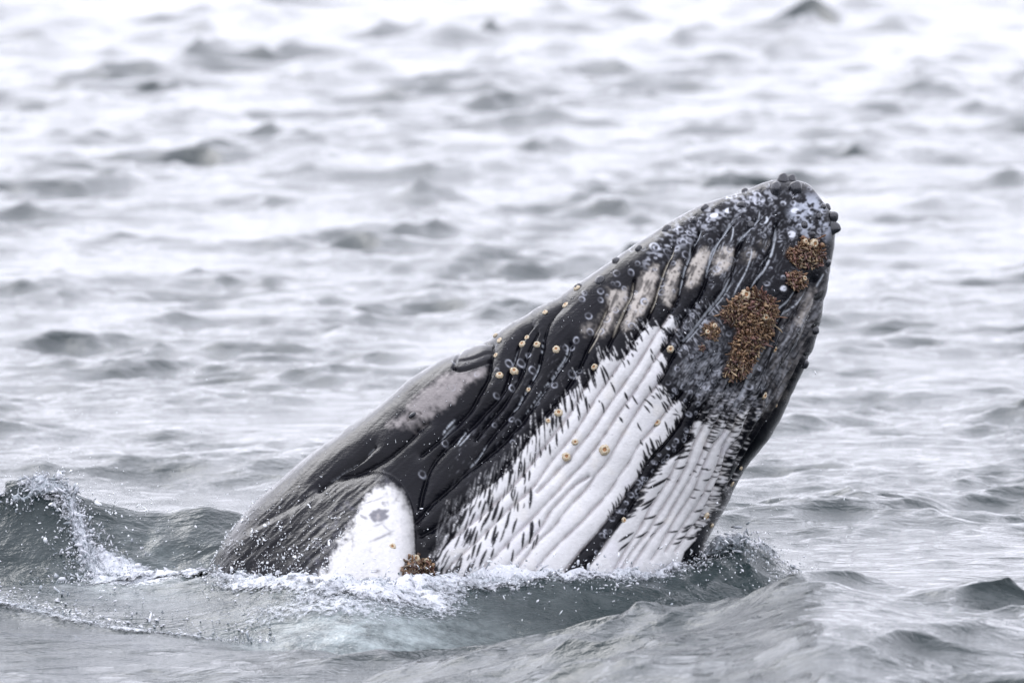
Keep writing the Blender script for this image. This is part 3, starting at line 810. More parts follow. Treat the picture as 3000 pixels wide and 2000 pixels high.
l.new(at1.outputs['Color'], bs.inputs['Base Color']); l.new(at2.outputs['Fac'], bs.inputs['Roughness'])
bs.inputs['IOR'].default_value = 1.33
bs.inputs['Specular IOR Level'].default_value = .27

whale = link('humpback_whale', None)
whale.empty_display_size = 0.3
whale['label'] = 'black and white humpback whale lunging out of the grey sea, throat pleats towards us'
whale['category'] = 'whale'
body = link('body', me, whale, m_skin)

# lookup: chart point -> skin point and normal
look = np.full((CH // 2 + 1, CW // 2 + 1), -1, np.int64)
vis = np.zeros((NT, NTH), bool); vis[:, 2:NF - 2] = True
ii = idx[vis]; lxq = ((cpx[vis] - X0) / 2).astype(int); lyq = ((cpy[vis] - Y0) / 2).astype(int)
ok = (lxq >= 0) & (lyq >= 0) & (lxq <= CW // 2) & (lyq <= CH // 2)
look[lyq[ok], lxq[ok]] = ii[ok]
NV = N1.reshape(-1, 3)
N0V = N0.reshape(-1, 3)


def on_skin(x, y):
    iy, ix = int((y - Y0) / 2), int((x - X0) / 2)
    for rad in range(0, 30):
        y0, y1, x0, x1 = max(0, iy - rad), iy + rad + 1, max(0, ix - rad), ix + rad + 1
        w_ = look[y0:y1, x0:x1]
        g = w_[w_ >= 0]
        if len(g):
            k = g[len(g) // 2]
            return Vector(v[k]), Vector(N0V[k])
    return None

# ------------------------------------------------------------------ eye
m_eye, n, l, bs = newmat('eye_dark')
bs.inputs['Base Color'].default_value = (.012, .014, .02, 1); bs.inputs['Roughness'].default_value = .06
p, nrm = on_skin(*EYE)
V_, F_ = ico()
import bmesh
bm = bmesh.new(); bmesh.ops.create_uvsphere(bm, u_segments=20, v_segments=14, radius=1)
for q in bm.verts: q.co = Vector((q.co.x * .030, q.co.y * .019, q.co.z * .016))
for fc in bm.faces: fc.smooth = True
em = bpy.data.meshes.new('eye'); bm.to_mesh(em); bm.free()
eye = link('eye', em, whale, m_eye)
eye.location = p + nrm * 0.0
eye.rotation_euler = (0, math.radians(-38), 0)

# ------------------------------------------------------------------ tubercles
m_tub, n, l, bs = newmat('tubercle_skin')
tc = n.new('ShaderNodeTexCoord')
nz = nodenoise(n, l, tc.outputs['Object'], 28, 4, .6)
rp = ramp(n, l, nz.outputs[0], [(.3, (.010, .010, .013)), (.58, (.016, .016, .02)), (.66, (.22, .24, .28)), (.8, (.4, .42, .48))])
l.new(rp.outputs[0], bs.inputs['Base Color']); bs.inputs['Roughness'].default_value = .24


def make_tubercle(seed):
    rr = random.Random(seed)
    bm = bmesh.new(); bmesh.ops.create_uvsphere(bm, u_segments=18, v_segments=12, radius=1)
    ph = [rr.uniform(0, 6.28) for _ in range(4)]
    for q in bm.verts:
        x, y, z = q.co
        k = 1 + .07 * math.sin(3 * x + ph[0]) + .06 * math.sin(4 * y + ph[1]) + .05 * math.sin(5 * z + ph[2])
        flare = 1 + .62 * max(0, -z + .25) ** 1.5
        q.co = Vector((x * k * flare, y * k * flare, z * k * 1.05))
    for fc in bm.faces: fc.smooth = True
    m_ = bpy.data.meshes.new('tubercle'); bm.to_mesh(m_); bm.free(); m_.materials.append(m_tub)
    return m_
tub = [make_tubercle(i) for i in range(4)]
TUB = [(2293,545,18,.7),(2271,572,18,.7),(2323,568,18,.7),(2322,540,15,.6),(2184,575,13,.3),(2066,628,15,.3),(1959,688,15,.25),(2036,660,13,.3),(2168,616,11,.3),
       (2410,612,12,.5),(2416,640,14,.6),(2418,668,16,.6),(2344,664,13,.3),(2192,665,12,.3),(2405,768,13,.3),(2376,964,15,.2),(2348,1062,17,.1),(1876,746,13,.3),(1762,836,15,.2),
       (1812,782,14,.2),(1700,858,15,.2),(2380,640,9,.3),(2362,690,11,.3),(2395,575 + 40,8,.3)]
for i, (x, y, rpx, up) in enumerate(TUB):
    s_ = on_skin(x, y)
    if s_ is None: continue
    p, nrm = s_
    o = link('tubercle', tub[i % 4], whale)
    rad = rpx * .0024
    o.location = p + nrm * rad * (up - .48)
    o.rotation_euler = nrm.to_track_quat('Z', 'Y').to_euler()
    kk_ = random.uniform(.85, 1.12); o.scale = (rad * kk_ * random.uniform(.9, 1.25), rad * kk_, rad * kk_ * (1.05 if up > .45 else .95))

# ------------------------------------------------------------------ acorn barnacles
m_sh, n, l, bs = newmat('barnacle_shell')
tc = n.new('ShaderNodeTexCoord')
oi = n.new('ShaderNodeObjectInfo'); oa = n.new('ShaderNodeVectorMath'); oa.operation = 'ADD'; l.new(tc.outputs['Object'], oa.inputs[0]); om = n.new('ShaderNodeMath'); om.operation = 'MULTIPLY'; om.inputs[1].default_value = 37; l.new(oi.outputs['Random'], om.inputs[0]); l.new(om.outputs[0], oa.inputs[1])
nz = nodenoise(n, l, oa.outputs[0], 2.6, 5, .75)
rp = ramp(n, l, nz.outputs[0], [(.28, (.16, .10, .05)), (.42, (.36, .28, .17)), (.58, (.50, .44, .33)), (.8, (.60, .56, .48))])
l.new(rp.outputs[0], bs.inputs['Base Color']); bs.inputs['Roughness'].default_value = .55
m_op, n, l, bs = newmat('barnacle_mouth')
tc = n.new('ShaderNodeTexCoord')
nz = nodenoise(n, l, tc.outputs['Object'], 5, 3, .6)
rp = ramp(n, l, nz.outputs[0], [(.35, (.12, .045, .012)), (.55, (.32, .14, .035)), (.75, (.46, .28, .10))])
l.new(rp.outputs[0], bs.inputs['Base Color']); bs.inputs['Roughness'].default_value = .4


def make_barnacle(seed):
    rr = random.Random(seed)
    K = 24
    prof = [(1.0, -.12), (.98, .12), (.86, .36), (.68, .54), (.56, .62), (.36, .60), (.28, .44), (.15, .48), (0.0, .44)]
    lob = [rr.uniform(.9, 1.1) for _ in range(6)]
    V = []; Fq = []
    for j, (r_, z_) in enumerate(prof[:-1]):
        for k in range(K):
            a_ = 2 * math.pi * k / K
            plate = (k * 6 / K) % 1
            cut = 1 - .10 * math.exp(-((plate - .0) / .12) ** 2) - .10 * math.exp(-((plate - 1) / .12) ** 2)
            kk = lob[int(k * 6 / K)] * (cut if j < 5 else 1)
            zz = z_ + (rr.uniform(-.07, .07) if 3 <= j <= 5 else 0) + (.05 * math.sin(12 * a_) if j < 3 else 0)
            V.append((r_ * kk * math.cos(a_), r_ * kk * math.sin(a_), zz))
    V.append((0, 0, prof[-1][1]))
    nr = len(prof) - 1
    fs_ = []
    for j in range(nr - 1):
        for k in range(K):
            fs_.append((j * K + k, j * K + (k + 1) % K, (j + 1) * K + (k + 1) % K, (j + 1) * K + k))
    for k in range(K):
        fs_.append(((nr - 1) * K + k, (nr - 1) * K + (k + 1) % K, nr * K))
    m_ = bpy.data.meshes.new('barnacle'); m_.from_pydata(V, [], fs_)
    m_.materials.append(m_sh); m_.materials.append(m_op)
    for i, pl in enumerate(m_.polygons):
        pl.use_smooth = True
        if i >= 5 * K: pl.material_index = 1
    m_.update()
    return m_
barn = [make_barnacle(i) for i in range(5)]
BARN = [(1532,1017,10),(1575,1018,10.5),(1632,1032,9.5),(1506,1094,12),(1464,1110,11),(1549,1147,9.5),(1736,1079,11.5),(1632,1214,11.5),(1603,1237,8),(1680,1297,11.5),
        (1654,1338,13),(1762,1319,14),(1470,1010,10),(1456,1051,9),(1546,998,9),(1458,996,8),(1602,931,9),(1660,904,9),(1699,863,10),(1956,1029,12),(1916,1239,11),(1818,1521,7.5),
        (2265,1024,10),(2228,1156,10),(2267,1187,7),(2056,1505,10),(2070,1530,7),(2134,1412,7),(2160,1366,8),(1163,1598,9)]


def put_barnacle(x, y, rpx, parent, i, lift=0.0):
    s_ = on_skin(x, y)
    if s_ is None: return None
    p, nrm = s_
    o = link('barnacle', barn[i % 5], parent)
    rad = rpx * .0024 * random.uniform(.92, 1.25) * (.8 if lift else 1)
    nn_ = (nrm + Vector((random.uniform(-.12, .12), 0, random.uniform(-.12, .12)))).normalized()
    q = nn_.to_track_quat('Z', 'Y').to_matrix() @ Matrix.Rotation(random.uniform(0, 6), 3, 'Z')
    o.rotation_euler = q.to_euler()
    o.location = p + nrm * lift
    o.scale = (rad * random.uniform(.88, 1.12), rad, rad * random.uniform(.6, 1.1))
    return o
for i, (x, y, rpx) in enumerate(BARN):
    put_barnacle(x, y, rpx, whale, i)

# ------------------------------------------------------------------ brown clumps of goose barnacles
m_gb, n, l, bs = newmat('goose_barnacle_flesh')
ac = n.new('ShaderNodeAttribute'); ac.attribute_name = 'tone'
l.new(ac.outputs['Color'], bs.inputs['Base Color']); bs.inputs['Roughness'].default_value = .32


def lobe_mesh(pts, dirs, lens, rads, tones):
    """each lobe: a bent tapering club of 5 rings x 6 sides"""
    V = []; Fq = []; T = []
    K = 6
    rr = np.random.default_rng(len(pts))
    tt = [0, .3, .6, .85, 1.0]; rd = [.55, .6, .85, .95, .35]
    for p, d_, L_, r_, t_ in zip(pts, dirs, lens, rads, tones):
        d_ = d_ / np.linalg.norm(d_)
        u = np.cross(d_, [0.3, 0.2, 1.0]); u /= np.linalg.norm(u); w_ = np.cross(d_, u)
        bend = rr.normal(size=3) * L_ * .22
        b0 = len(V)
        for ti, ri in zip(tt, rd):
            cc = p + d_ * L_ * ti + bend * ti * ti
            for k in range(K):
                a_ = 6.283 * k / K
                V.append(cc + r_ * ri * rr.uniform(.8, 1.2) * (u * math.cos(a_) + w_ * math.sin(a_) * .7))
                T.append(t_ * (.75 + .5 * ti))
        for j in range(4):
            for k in range(K):
                Fq.append((b0 + j * K + k, b0 + j * K + (k + 1) % K, b0 + (j + 1) * K + (k + 1) % K, b0 + (j + 1) * K + k))
    m_ = mesh_from('goose_barnacles', np.array(V), np.array(Fq))
    T = np.clip(np.array(T), 0, 1)
    attr(m_, 'tone', 'FLOAT_COLOR', np.concatenate([T, np.ones((len(T), 1))], 1))
    m_.materials.append(m_gb)
    return m_


def clump(P, nl, name_label, acorns, seed, up=0.0, size=1.0):
    rr = np.random.default_rng(seed)
    P = np.array(P, float)
    inside = poly_mask(P); cen = P.mean(0)
    x0, y0 = P.min(0); x1, y1 = P.max(0)
    root = link('barnacle_clump', None, whale)
    root.empty_display_size = .1
    root['label'] = name_label
    dd = blur(inside, 10)
    pts = []; dirs = []; lens = []; rads = []; tones = []
    pal = np.array([(.32, .20, .11), (.22, .12, .07), (.40, .28, .16), (.14, .07, .055), (.26, .14, .12), (.50, .40, .25), (.09, .05, .035), (.25, .20, .12), (.20, .10, .10)])
    while len(pts) < nl * 2.8:
        x, y = rr.uniform(x0, x1), rr.uniform(y0, y1)
        if not inside[int(y - Y0), int(x - X0)]: continue
        s_ = on_skin(x, y)
        if s_ is None: continue
        p, nr_ = s_
        core = dd[int(y - Y0), int(x - X0)]
        hgt = rr.uniform(0, .036) * core * size
        ang = rr.uniform(0, 6.28)
        tang = np.array([math.cos(ang) + .35 * (x - cen[0]) / 60, 0, math.sin(ang) - .35 * (y - cen[1]) / 60 - .35])
        pts.append(np.array(p) + np.array(nr_) * hgt)
        dirs.append(tang * .8 + np.array(nr_) * rr.uniform(.05, .45))
        bg_ = 1.3 if rr.uniform() < .10 else (.7 if rr.uniform() < .5 else 1.0)
        lens.append((.012 + rr.gamma(1.5, .009)) * size * bg_); rads.append((.0045 + rr.gamma(2, .0024)) * size * bg_)
        tones.append((lambda c: c * .95 + c.mean() * .05)(pal[int(abs(math.sin(x * .043 + 1.3) + math.sin(y * .051) + rr.normal(0, .55)) * 3.1) % len(pal)]) * rr.uniform(.20, .74) * np.array([1.05, .97, .90]))
    m_ = lobe_mesh(pts, dirs, lens, rads, tones)
    o = link('goose_barnacles', m_, root); o['kind'] = 'stuff'
    for i, (x, y, q) in enumerate(acorns):
        put_barnacle(x, y, q, root, i + seed, .018)
    return root
clump(c6([(170,430),(380,240),(580,195),(690,290),(730,400),(705,600),(660,690),(590,700),(600,760),(510,900),(470,960),(350,1075),(260,1090),(195,1030),(230,940),(280,840),(270,720),(340,620),(330,540),(200,520)]),
      620, 'large ragged clump of brown goose barnacles on the chin', [(2170,873,17),(2225,935,13)], 1)
clump(cA([(870,575),(930,570),(990,505),(1050,510),(1090,560),(1090,640),(1050,680),(960,690),(900,660),(875,620)]), 170, 'small dark brown barnacle clump nearest the jaw tip', [(2362,717,19),(2340,712,10)], 2, size=1.05)
clump(cA([(870,730),(920,715),(985,740),(990,790),(950,830),(890,825),(870,780)]), 80, 'smallest barnacle clump, round a pale shell, under the jaw tip', [(2333,819,12)], 3, size=.9)
clump(c5([(990,260),(1080,190),(1150,230),(1160,330),(1120,400),(1030,390),(985,330)]), 70, 'yellowish barnacle clump left of the large one', [(2063,978,11),(2083,961,9)], 4, size=.7)
clump(c5([(940,460),(990,440),(1000,500),(950,520)]), 22, 'tiny yellowish barnacle tuft at the edge of the dark chin', [], 5, size=.6)
clump([(1186,1668),(1200,1635),(1232,1625),(1262,1640),(1280,1665),(1284,1700),(1250,1725),(1205,1712)], 150, 'reddish brown barnacle clump at the flipper edge, half in the water', [(1226,1634,12),(1258,1640,9)], 6, size=1.15)

# ================================================================== the sea
def spaced(knots):
    """knots: list of (start, end, step0, step1) pieces"""
    out = []
    for a_, b_, s0, s1 in knots:
        x = a_
        while x < b_ - 1e-6:
            out.append(x); x += s0 + (s1 - s0) * (x - a_) / (b_ - a_)
    out.append(knots[-1][1])
    return np.array(out)
xr = spaced([(0, 4.4, .040, .040), (4.4, 14, .040, .12), (14, 60, .12, 1.0), (60, 400, 1.0, 30), (400, 9000, 40, 1500)])
gxs = np.r_[-xr[:0:-1], xr]
gys = spaced([(-90, -30, 6, .6), (-30, -9, .6, .05), (-9, 2.5, .040, .040), (2.5, 30, .040, .16), (30, 120, .16, .5), (120, 400, .5, 4), (400, 12000, 5, 1800)])
NX, NY = len(gxs), len(gys)
X, Y = np.meshgrid(gxs, gys)
X = X.astype(np.float32); Y = Y.astype(np.float32)
dxs = np.gradient(gxs)[None]; dys = np.gradient(gys)[:, None]
cell = np.maximum(dxs, dys * 0.6).astype(np.float32)
rr = np.random.default_rng(21)
NW = 190
lam = np.exp(rr.uniform(math.log(.18), math.log(12), NW))
wind = math.radians(-60)
ang = wind + rr.normal(0, .75, NW)
k_ = 2 * math.pi / lam
steep = np.interp(np.log(lam), np.log([.18, .4, .9, 1.8, 4, 12]), [.024, .038, .038, .026, .013, .005])
ampw = steep / k_ * rr.uniform(.5, 1.4, NW)
pha = rr.uniform(0, 6.283, NW)
Z = np.zeros_like(X); DX = np.zeros_like(X); DY = np.zeros_like(X)
rw = np.hypot((X + .2) / 1.3, (Y + .3) * 1.5)
calm = 1 - .75 * np.exp(-(rw / 4.5) ** 2)
gust = .62 + .42 * np.sin(X * .55 + Y * .21 + 1.3) * np.sin(X * .13 - Y * .31 + .4) + .30 * np.sin(X * .9 - Y * .47 + 2.) * np.sin(Y * .16 + X * .3)
gust = gust + .35 * np.sin(X * 1.7 + Y * .62 + .5) * np.sin(X * .75 - Y * .83)
gust = np.clip(gust, .10, 1.6) ** 1.25 * (1 - .4 * np.exp(-(rw / 6) ** 2)) + .22 * sstep(-3.0, -5.0, Y)
gust = gust * np.interp(Y, [-6, -2, 6, 25, 70, 160, 300], [1.22, .92, .80, 1.0, 1.40, 2.6, 4.0]).astype(np.float32)
for i in range(NW):
    aa = sstep(1.8, 3.4, lam[i] / cell) * ampw[i] * gust
    if lam[i] > 1.6: aa = aa * calm
    ph = k_[i] * (math.cos(ang[i]) * X + math.sin(ang[i]) * Y) + pha[i]
    s_ = np.sin(ph); c_ = np.cos(ph)
    Z += aa * s_
    DX += aa * 1.25 * math.cos(ang[i]) * c_; DY += aa * 1.25 * math.sin(ang[i]) * c_

# --- the water the whale pushes up
def path(P, Yd):
    P = catmull(P, 120)
    x_, z_ = at(P[:, 0], P[:, 1], Yd)
    o = np.argsort(x_)
    return x_[o], z_[o]
# wave behind the flipper side, with a breaking lip
YC = 0.75
wx, wz = path([(-700,1440),(-300,1430),(0,1425),(60,1408),(120,1392),(190,1395),(260,1425),(330,1448),(420,1472),(510,1470),(600,1447),(680,1468),(760,1492),(900,1540),(1100,1610),(1400,1660)], YC)
zc = np.interp(X, wx, wz, left=0, right=0)
zc *= .84 * sstep(-6.5, -4.5, X) * sstep(.3, -.6, X)
t = np.clip((Y + .15) / (YC + .15), 0, 1)
prof = np.where(Y < YC, t ** 1.25 * .75 + .25 * sstep(0, 1, t), np.exp(-((Y - YC) / 1.5) ** 2))
Zl = zc * prof
# collar round the breast: where the skin meets the water
fv = P1[:, 5:NF - 5].reshape(-1, 3)
sel = np.abs(fv[:, 2] - .05) < .03
cxs = fv[sel, 0]; cys = fv[sel, 1]
bins = np.linspace(-2.3, 1.6, 80); cy = np.full(79, np.nan)
for i in range(79):
    q = (cxs >= bins[i]) & (cxs < bins[i + 1])
    if q.any(): cy[i] = cys[q].min()
bc = (bins[1:] + bins[:-1]) / 2
g = ~np.isnan(cy)
print('contact', [(round(a_, 2), round(b_, 2)) for a_, b_ in zip(bc[g][::8], cy[g][::8])])
cys_ = np.interp(np.linspace(-2.6, 1.9, 180), bc[g], cy[g]); cys_ = np.convolve(np.pad(cys_, 16, mode='edge'), np.ones(33) / 33, 'valid')
ycon = np.interp(X, np.linspace(-2.6, 1.9, 180), cys_)
dfr = ycon - Y
endx = sstep(-4.6, -1.0, X) * sstep(2.6, 1.2, X)
Zl += endx * (.19 * np.exp(-(np.clip(dfr, -9, 9) / .55) ** 2) * (dfr > -2) - .22 * np.exp(-((dfr - 1.65) / .72) ** 2))
# swell nearer to us, rising to the right
YS = -6.4
sx_, sz_ = path([(300,2040),(900,1985),(1250,1900),(1450,1858),(1660,1818),(1800,1804),(2000,1790),(2150,1752),(2290,1698),(2400,1685),(2700,1725),(3000,1745),(3500,1770),(4200,1800)], YS)
zs = np.interp(X, sx_, sz_, left=sz_[0], right=sz_[-1])
zs = zs * sstep(-3.5, -1.0, X) * (1 - sstep(6, 14, X))
Zl += zs * np.where(Y > YS, np.exp(-((Y - YS) / .95) ** 2), np.exp(-((Y - YS) / 9.) ** 2))
Zl -= .040 * np.clip(-3.0 - Y, 0, 8) * sstep(1.0, -1.2, X)
# mound of churned water past the breast
Zl += .17 * np.exp(-((X - 1.62) / .28) ** 2 - ((Y + .1) / .45) ** 2)
# rim of the ring wave in front on the left
rx_, rz_ = at(np.array([-400, 0, 150, 300, 500, 800, 1000]), np.array([1690, 1700, 1722, 1755, 1785, 1808, 1812]), -2.4)
yrim = np.interp(X, [-4.6, -3.6, -3.2, -2.85, -2.4, -1.7, -1.2], [-1.6, -1.7, -1.95, -2.3, -2.65, -2.85, -2.9])
Zl += .045 * np.exp(-((Y - yrim) / .16) ** 2) * sstep(-.9, -1.5, X)
Zl += .05 * sstep(0, .6, Y - yrim) * sstep(1.5, .6, Y - yrim) * sstep(-.9, -1.5, X)
# churned lumps close by
churn = np.exp(-(dfr / .45) ** 2) * endx + np.exp(-((X - 1.62) / .4) ** 2 - ((Y + .1) / .5) ** 2) + .55 * np.exp(-((Y - YC + .5) / .8) ** 2) * sstep(-3.0, -2.4, X) * sstep(-1.2, -1.8, X)
for i in range(26):
    la = rr.uniform(.09, .34); an = rr.uniform(0, 6.28); kk = 6.283 / la
    Zl += np.clip(churn, 0, 1) * la * .018 * np.sin(kk * (math.cos(an) * X + math.sin(an) * Y) + rr.uniform(0, 6)) * sstep(2, 4, la / cell)
Z = Z + Zl
# lip thrown to the left on the crest
lip = np.exp(-((X + 3.30) / .22) ** 2 - ((Y - YC) / .22) ** 2)
Z += .07 * lip; DX -= .26 * lip * sstep(.0, .1, lip)
XX = X + DX * 1.0; YY = Y + DY * 1.0

# foam cover
fo = np.zeros_like(X)
fo = np.maximum(fo, .58 * np.exp(-((dfr - .10) / .26) ** 2) * sstep(-2.4, -1.9, X) * sstep(2.0, 1.2, X))
sxp = [(-3.25, .72), (-3.12, .60), (-3.06, .42), (-2.98, .2), (-2.85, -.1), (-2.7, -.5)]
for (xa, ya), (xb, yb), wd in zip(sxp[:-1], sxp[1:], [.09, .12, .16, .24, .34]):
    tt = np.clip(((X - xa) * (xb - xa) + (Y - ya) * (yb - ya)) / ((xb - xa)**2 + (yb - ya)**2), 0, 1)
    dd_ = np.hypot(X - xa - tt * (xb - xa), (Y - ya - tt * (yb - ya)))
    fo = np.maximum(fo, .62 * np.exp(-(dd_ / wd) ** 2))
fo = np.maximum(fo, 1.0 * np.exp(-((X + 2.55) / .38) ** 2 - ((Y + .55) / .55) ** 2))
fo = np.maximum(fo, .5 * np.exp(-((Y - yrim - .35) / .28) ** 2) * sstep(-1.7, -2.3, X))
fo = np.maximum(fo, .50 * np.exp(-((X + 1.1) / .9) ** 2 - ((Y + 2.1) / .45) ** 2))
fo = np.maximum(fo, .6 * np.exp(-((X - 1.6) / .35) ** 2 - ((Y + .15) / .5) ** 2))
fo = np.maximum(fo, 0.46 * np.exp(-((X + 4.0) / 1.2) ** 2 - ((Y - 15) / 1.8) ** 2))
fo = np.maximum(fo, .55 * np.exp(-((X + 8.3) / 2.2) ** 2 - ((Y - 118) / 6) ** 2))
# milky water full of bubbles
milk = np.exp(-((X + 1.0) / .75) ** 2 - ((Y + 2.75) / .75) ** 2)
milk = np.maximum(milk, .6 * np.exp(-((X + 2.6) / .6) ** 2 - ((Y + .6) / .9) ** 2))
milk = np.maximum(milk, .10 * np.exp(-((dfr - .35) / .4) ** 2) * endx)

VV = np.stack([XX, YY, Z], -1).reshape(-1, 3)
idw = np.arange(NX * NY).reshape(NY, NX)
FF = np.stack([idw[:-1, :-1], idw[:-1, 1:], idw[1:, 1:], idw[1:, :-1]], -1).reshape(-1, 4)
wme = mesh_from('water', VV, FF)
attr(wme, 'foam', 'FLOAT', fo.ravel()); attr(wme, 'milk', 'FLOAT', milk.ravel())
print('sea', NX, NY, 'whale', NT * NTH)

m_sea, n, l, bs = newmat('sea_water')
geo = n.new('ShaderNodeNewGeometry')
af = n.new('ShaderNodeAttribute'); af.attribute_name = 'foam'
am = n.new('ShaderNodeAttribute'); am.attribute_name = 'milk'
mpw = n.new('ShaderNodeMapping'); mpw.inputs['Scale'].default_value = (.65, 1, 1); mpw.inputs['Rotation'].default_value = (0, 0, math.radians(-14))
l.new(geo.outputs['Position'], mpw.inputs['Vector'])
n1 = nodenoise(n, l, mpw.outputs[0], 5.5, 4, .6); n1.inputs['Distortion'].default_value = .6
n2 = nodenoise(n, l, mpw.outputs[0], 30, 4, .65); n2.inputs['Distortion'].default_value = .4
n0 = nodenoise(n, l, mpw.outputs[0], 1.9, 5, .6); n0.inputs['Distortion'].default_value = .8
b0 = n.new('ShaderNodeBump'); b0.inputs['Strength'].default_value = .62; b0.inputs['Distance'].default_value = .10
l.new(n0.outputs[0], b0.inputs['Height'])
b1 = n.new('ShaderNodeBump'); l.new(b0.outputs[0], b1.inputs['Normal']); b1.inputs['Strength'].default_value = .6; b1.inputs['Distance'].default_value = .05
b2 = n.new('ShaderNodeBump'); b2.inputs['Strength'].default_value = .6; b2.inputs['Distance'].default_value = .010
l.new(n1.outputs[0], b1.inputs['Height']); l.new(n2.outputs[0], b2.inputs['Height']); l.new(b1.outputs[0], b2.inputs['Normal'])
l.new(b2.outputs[0], bs.inputs['Normal'])
fn = nodenoise(n, l, geo.outputs['Position'], 26, 6, .8)
fadd = n.new('ShaderNodeMath'); fadd.operation = 'MULTIPLY_ADD'; fadd.inputs[1].default_value = 1.5; l.new(fn.outputs[0], fadd.inputs[0])
fsub = n.new('ShaderNodeMath'); fsub.operation = 'SUBTRACT'; l.new(af.outputs['Fac'], fsub.inputs[0]); fsub.inputs[1].default_value = 1.25
l.new(fsub.outputs[0], fadd.inputs[2])
fr = n.new('ShaderNodeMapRange'); fr.inputs['From Min'].default_value = 0.0; fr.inputs['From Max'].default_value = .30
fr.interpolation_type = 'SMOOTHSTEP'
l.new(fadd.outputs[0], fr.inputs['Value'])
cmx = n.new('ShaderNodeMix'); cmx.data_type = 'RGBA'
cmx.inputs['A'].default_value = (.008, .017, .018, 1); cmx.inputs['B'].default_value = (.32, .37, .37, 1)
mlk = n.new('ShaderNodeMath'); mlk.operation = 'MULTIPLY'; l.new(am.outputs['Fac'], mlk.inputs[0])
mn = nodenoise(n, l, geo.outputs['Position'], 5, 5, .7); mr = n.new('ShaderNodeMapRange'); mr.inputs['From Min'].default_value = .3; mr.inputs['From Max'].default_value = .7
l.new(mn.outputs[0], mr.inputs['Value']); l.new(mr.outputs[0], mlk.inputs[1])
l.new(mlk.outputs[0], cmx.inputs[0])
cf = n.new('ShaderNodeMix'); cf.data_type = 'RGBA'; cf.inputs['B'].default_value = (.78, .80, .84, 1)
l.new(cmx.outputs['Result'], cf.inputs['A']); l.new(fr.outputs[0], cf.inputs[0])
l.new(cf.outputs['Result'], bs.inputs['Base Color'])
rgm = n.new('ShaderNodeMapRange'); rgm.inputs['To Min'].default_value = .055; rgm.inputs['To Max'].default_value = .45
l.new(fr.outputs[0], rgm.inputs['Value']); l.new(rgm.outputs[0], bs.inputs['Roughness'])
bs.inputs['IOR'].default_value = 1.333
sea = link('water', wme, None, m_sea)
sea['kind'] = 'structure'
sea['label'] = 'choppy grey sea under an overcast sky'
sea['category'] = 'sea'

# ================================================================== foam and spray
def sea_z(x, y):
    x = np.asarray(x, float); y = np.asarray(y, float)
    i = np.clip(np.searchsorted(gxs, x) - 1, 0, NX - 2); j = np.clip(np.searchsorted(gys, y) - 1, 0, NY - 2)
    fx = (x - gxs[i]) / (gxs[i + 1] - gxs[i]); fy = (y - gys[j]) / (gys[j + 1] - gys[j])
    return (Z[j, i] * (1 - fx) + Z[j, i + 1] * fx) * (1 - fy) + (Z[j + 1, i] * (1 - fx) + Z[j + 1, i + 1] * fx) * fy

m_foam, n, l, bs = newmat('foam_white')
geo = n.new('ShaderNodeNewGeometry')
ao = n.new('ShaderNodeAttribute'); ao.attribute_name = 'air'
ac = n.new('ShaderNodeAttribute'); ac.attribute_name = 'cover'
t1 = nodenoise(n, l, geo.outputs['Position'], 60, 6, .85)
ma = n.new('ShaderNodeMath'); ma.operation = 'ADD'; l.new(t1.outputs[0], ma.inputs[0]); l.new(ao.outputs['Fac'], ma.inputs[1])
rp = ramp(n, l, ma.outputs[0], [(.30, (.06, .085, .09)), (.42, (.24, .27, .29)), (.54, (.42, .44, .47)), (.68, (.56, .57, .60))])
l.new(rp.outputs[0], bs.inputs['Base Color'])
bs.inputs['Roughness'].default_value = .30; bs.inputs['IOR'].default_value = 1.33
t2 = nodenoise(n, l, geo.outputs['Position'], 24, 6, .8)
mb = n.new('ShaderNodeMath'); mb.operation = 'MULTIPLY_ADD'; mb.inputs[1].default_value = 2.2; l.new(t2.outputs[0], mb.inputs[0])
mc = n.new('ShaderNodeMath'); mc.operation = 'SUBTRACT'; l.new(ac.outputs['Fac'], mc.inputs[0]); mc.inputs[1].default_value = 1.55
l.new(mc.outputs[0], mb.inputs[2])
md = n.new('ShaderNodeMapRange'); md.inputs['From Min'].default_value = 0; md.inputs['From Max'].default_value = .38
l.new(mb.outputs[0], md.inputs['Value']); l.new(md.outputs[0], bs.inputs['Alpha'])
t3 = nodenoise(n, l, geo.outputs['Position'], 55, 4, .7)
bb = n.new('ShaderNodeBump'); bb.inputs['Strength'].default_value = .4; bb.inputs['Distance'].default_value = .015
l.new(t3.outputs[0], bb.inputs['Height']); l.new(bb.outputs[0], bs.inputs['Normal'])

m_drop, n, l, bs = newmat('water_drop')
bs.inputs['Base Color'].default_value = (.92, .95, .97, 1); bs.inputs['Roughness'].default_value = .03; bs.inputs['IOR'].default_value = 1.33
bs.inputs['Transmission Weight'].default_value = .25

fr_ = np.random.default_rng(33)
FV = []; FFq = []; FA = []; FC = []; nv = 0


def quads_to_tris(q): return np.concatenate([q[:, [0, 1, 2]], q[:, [0, 2, 3]]])


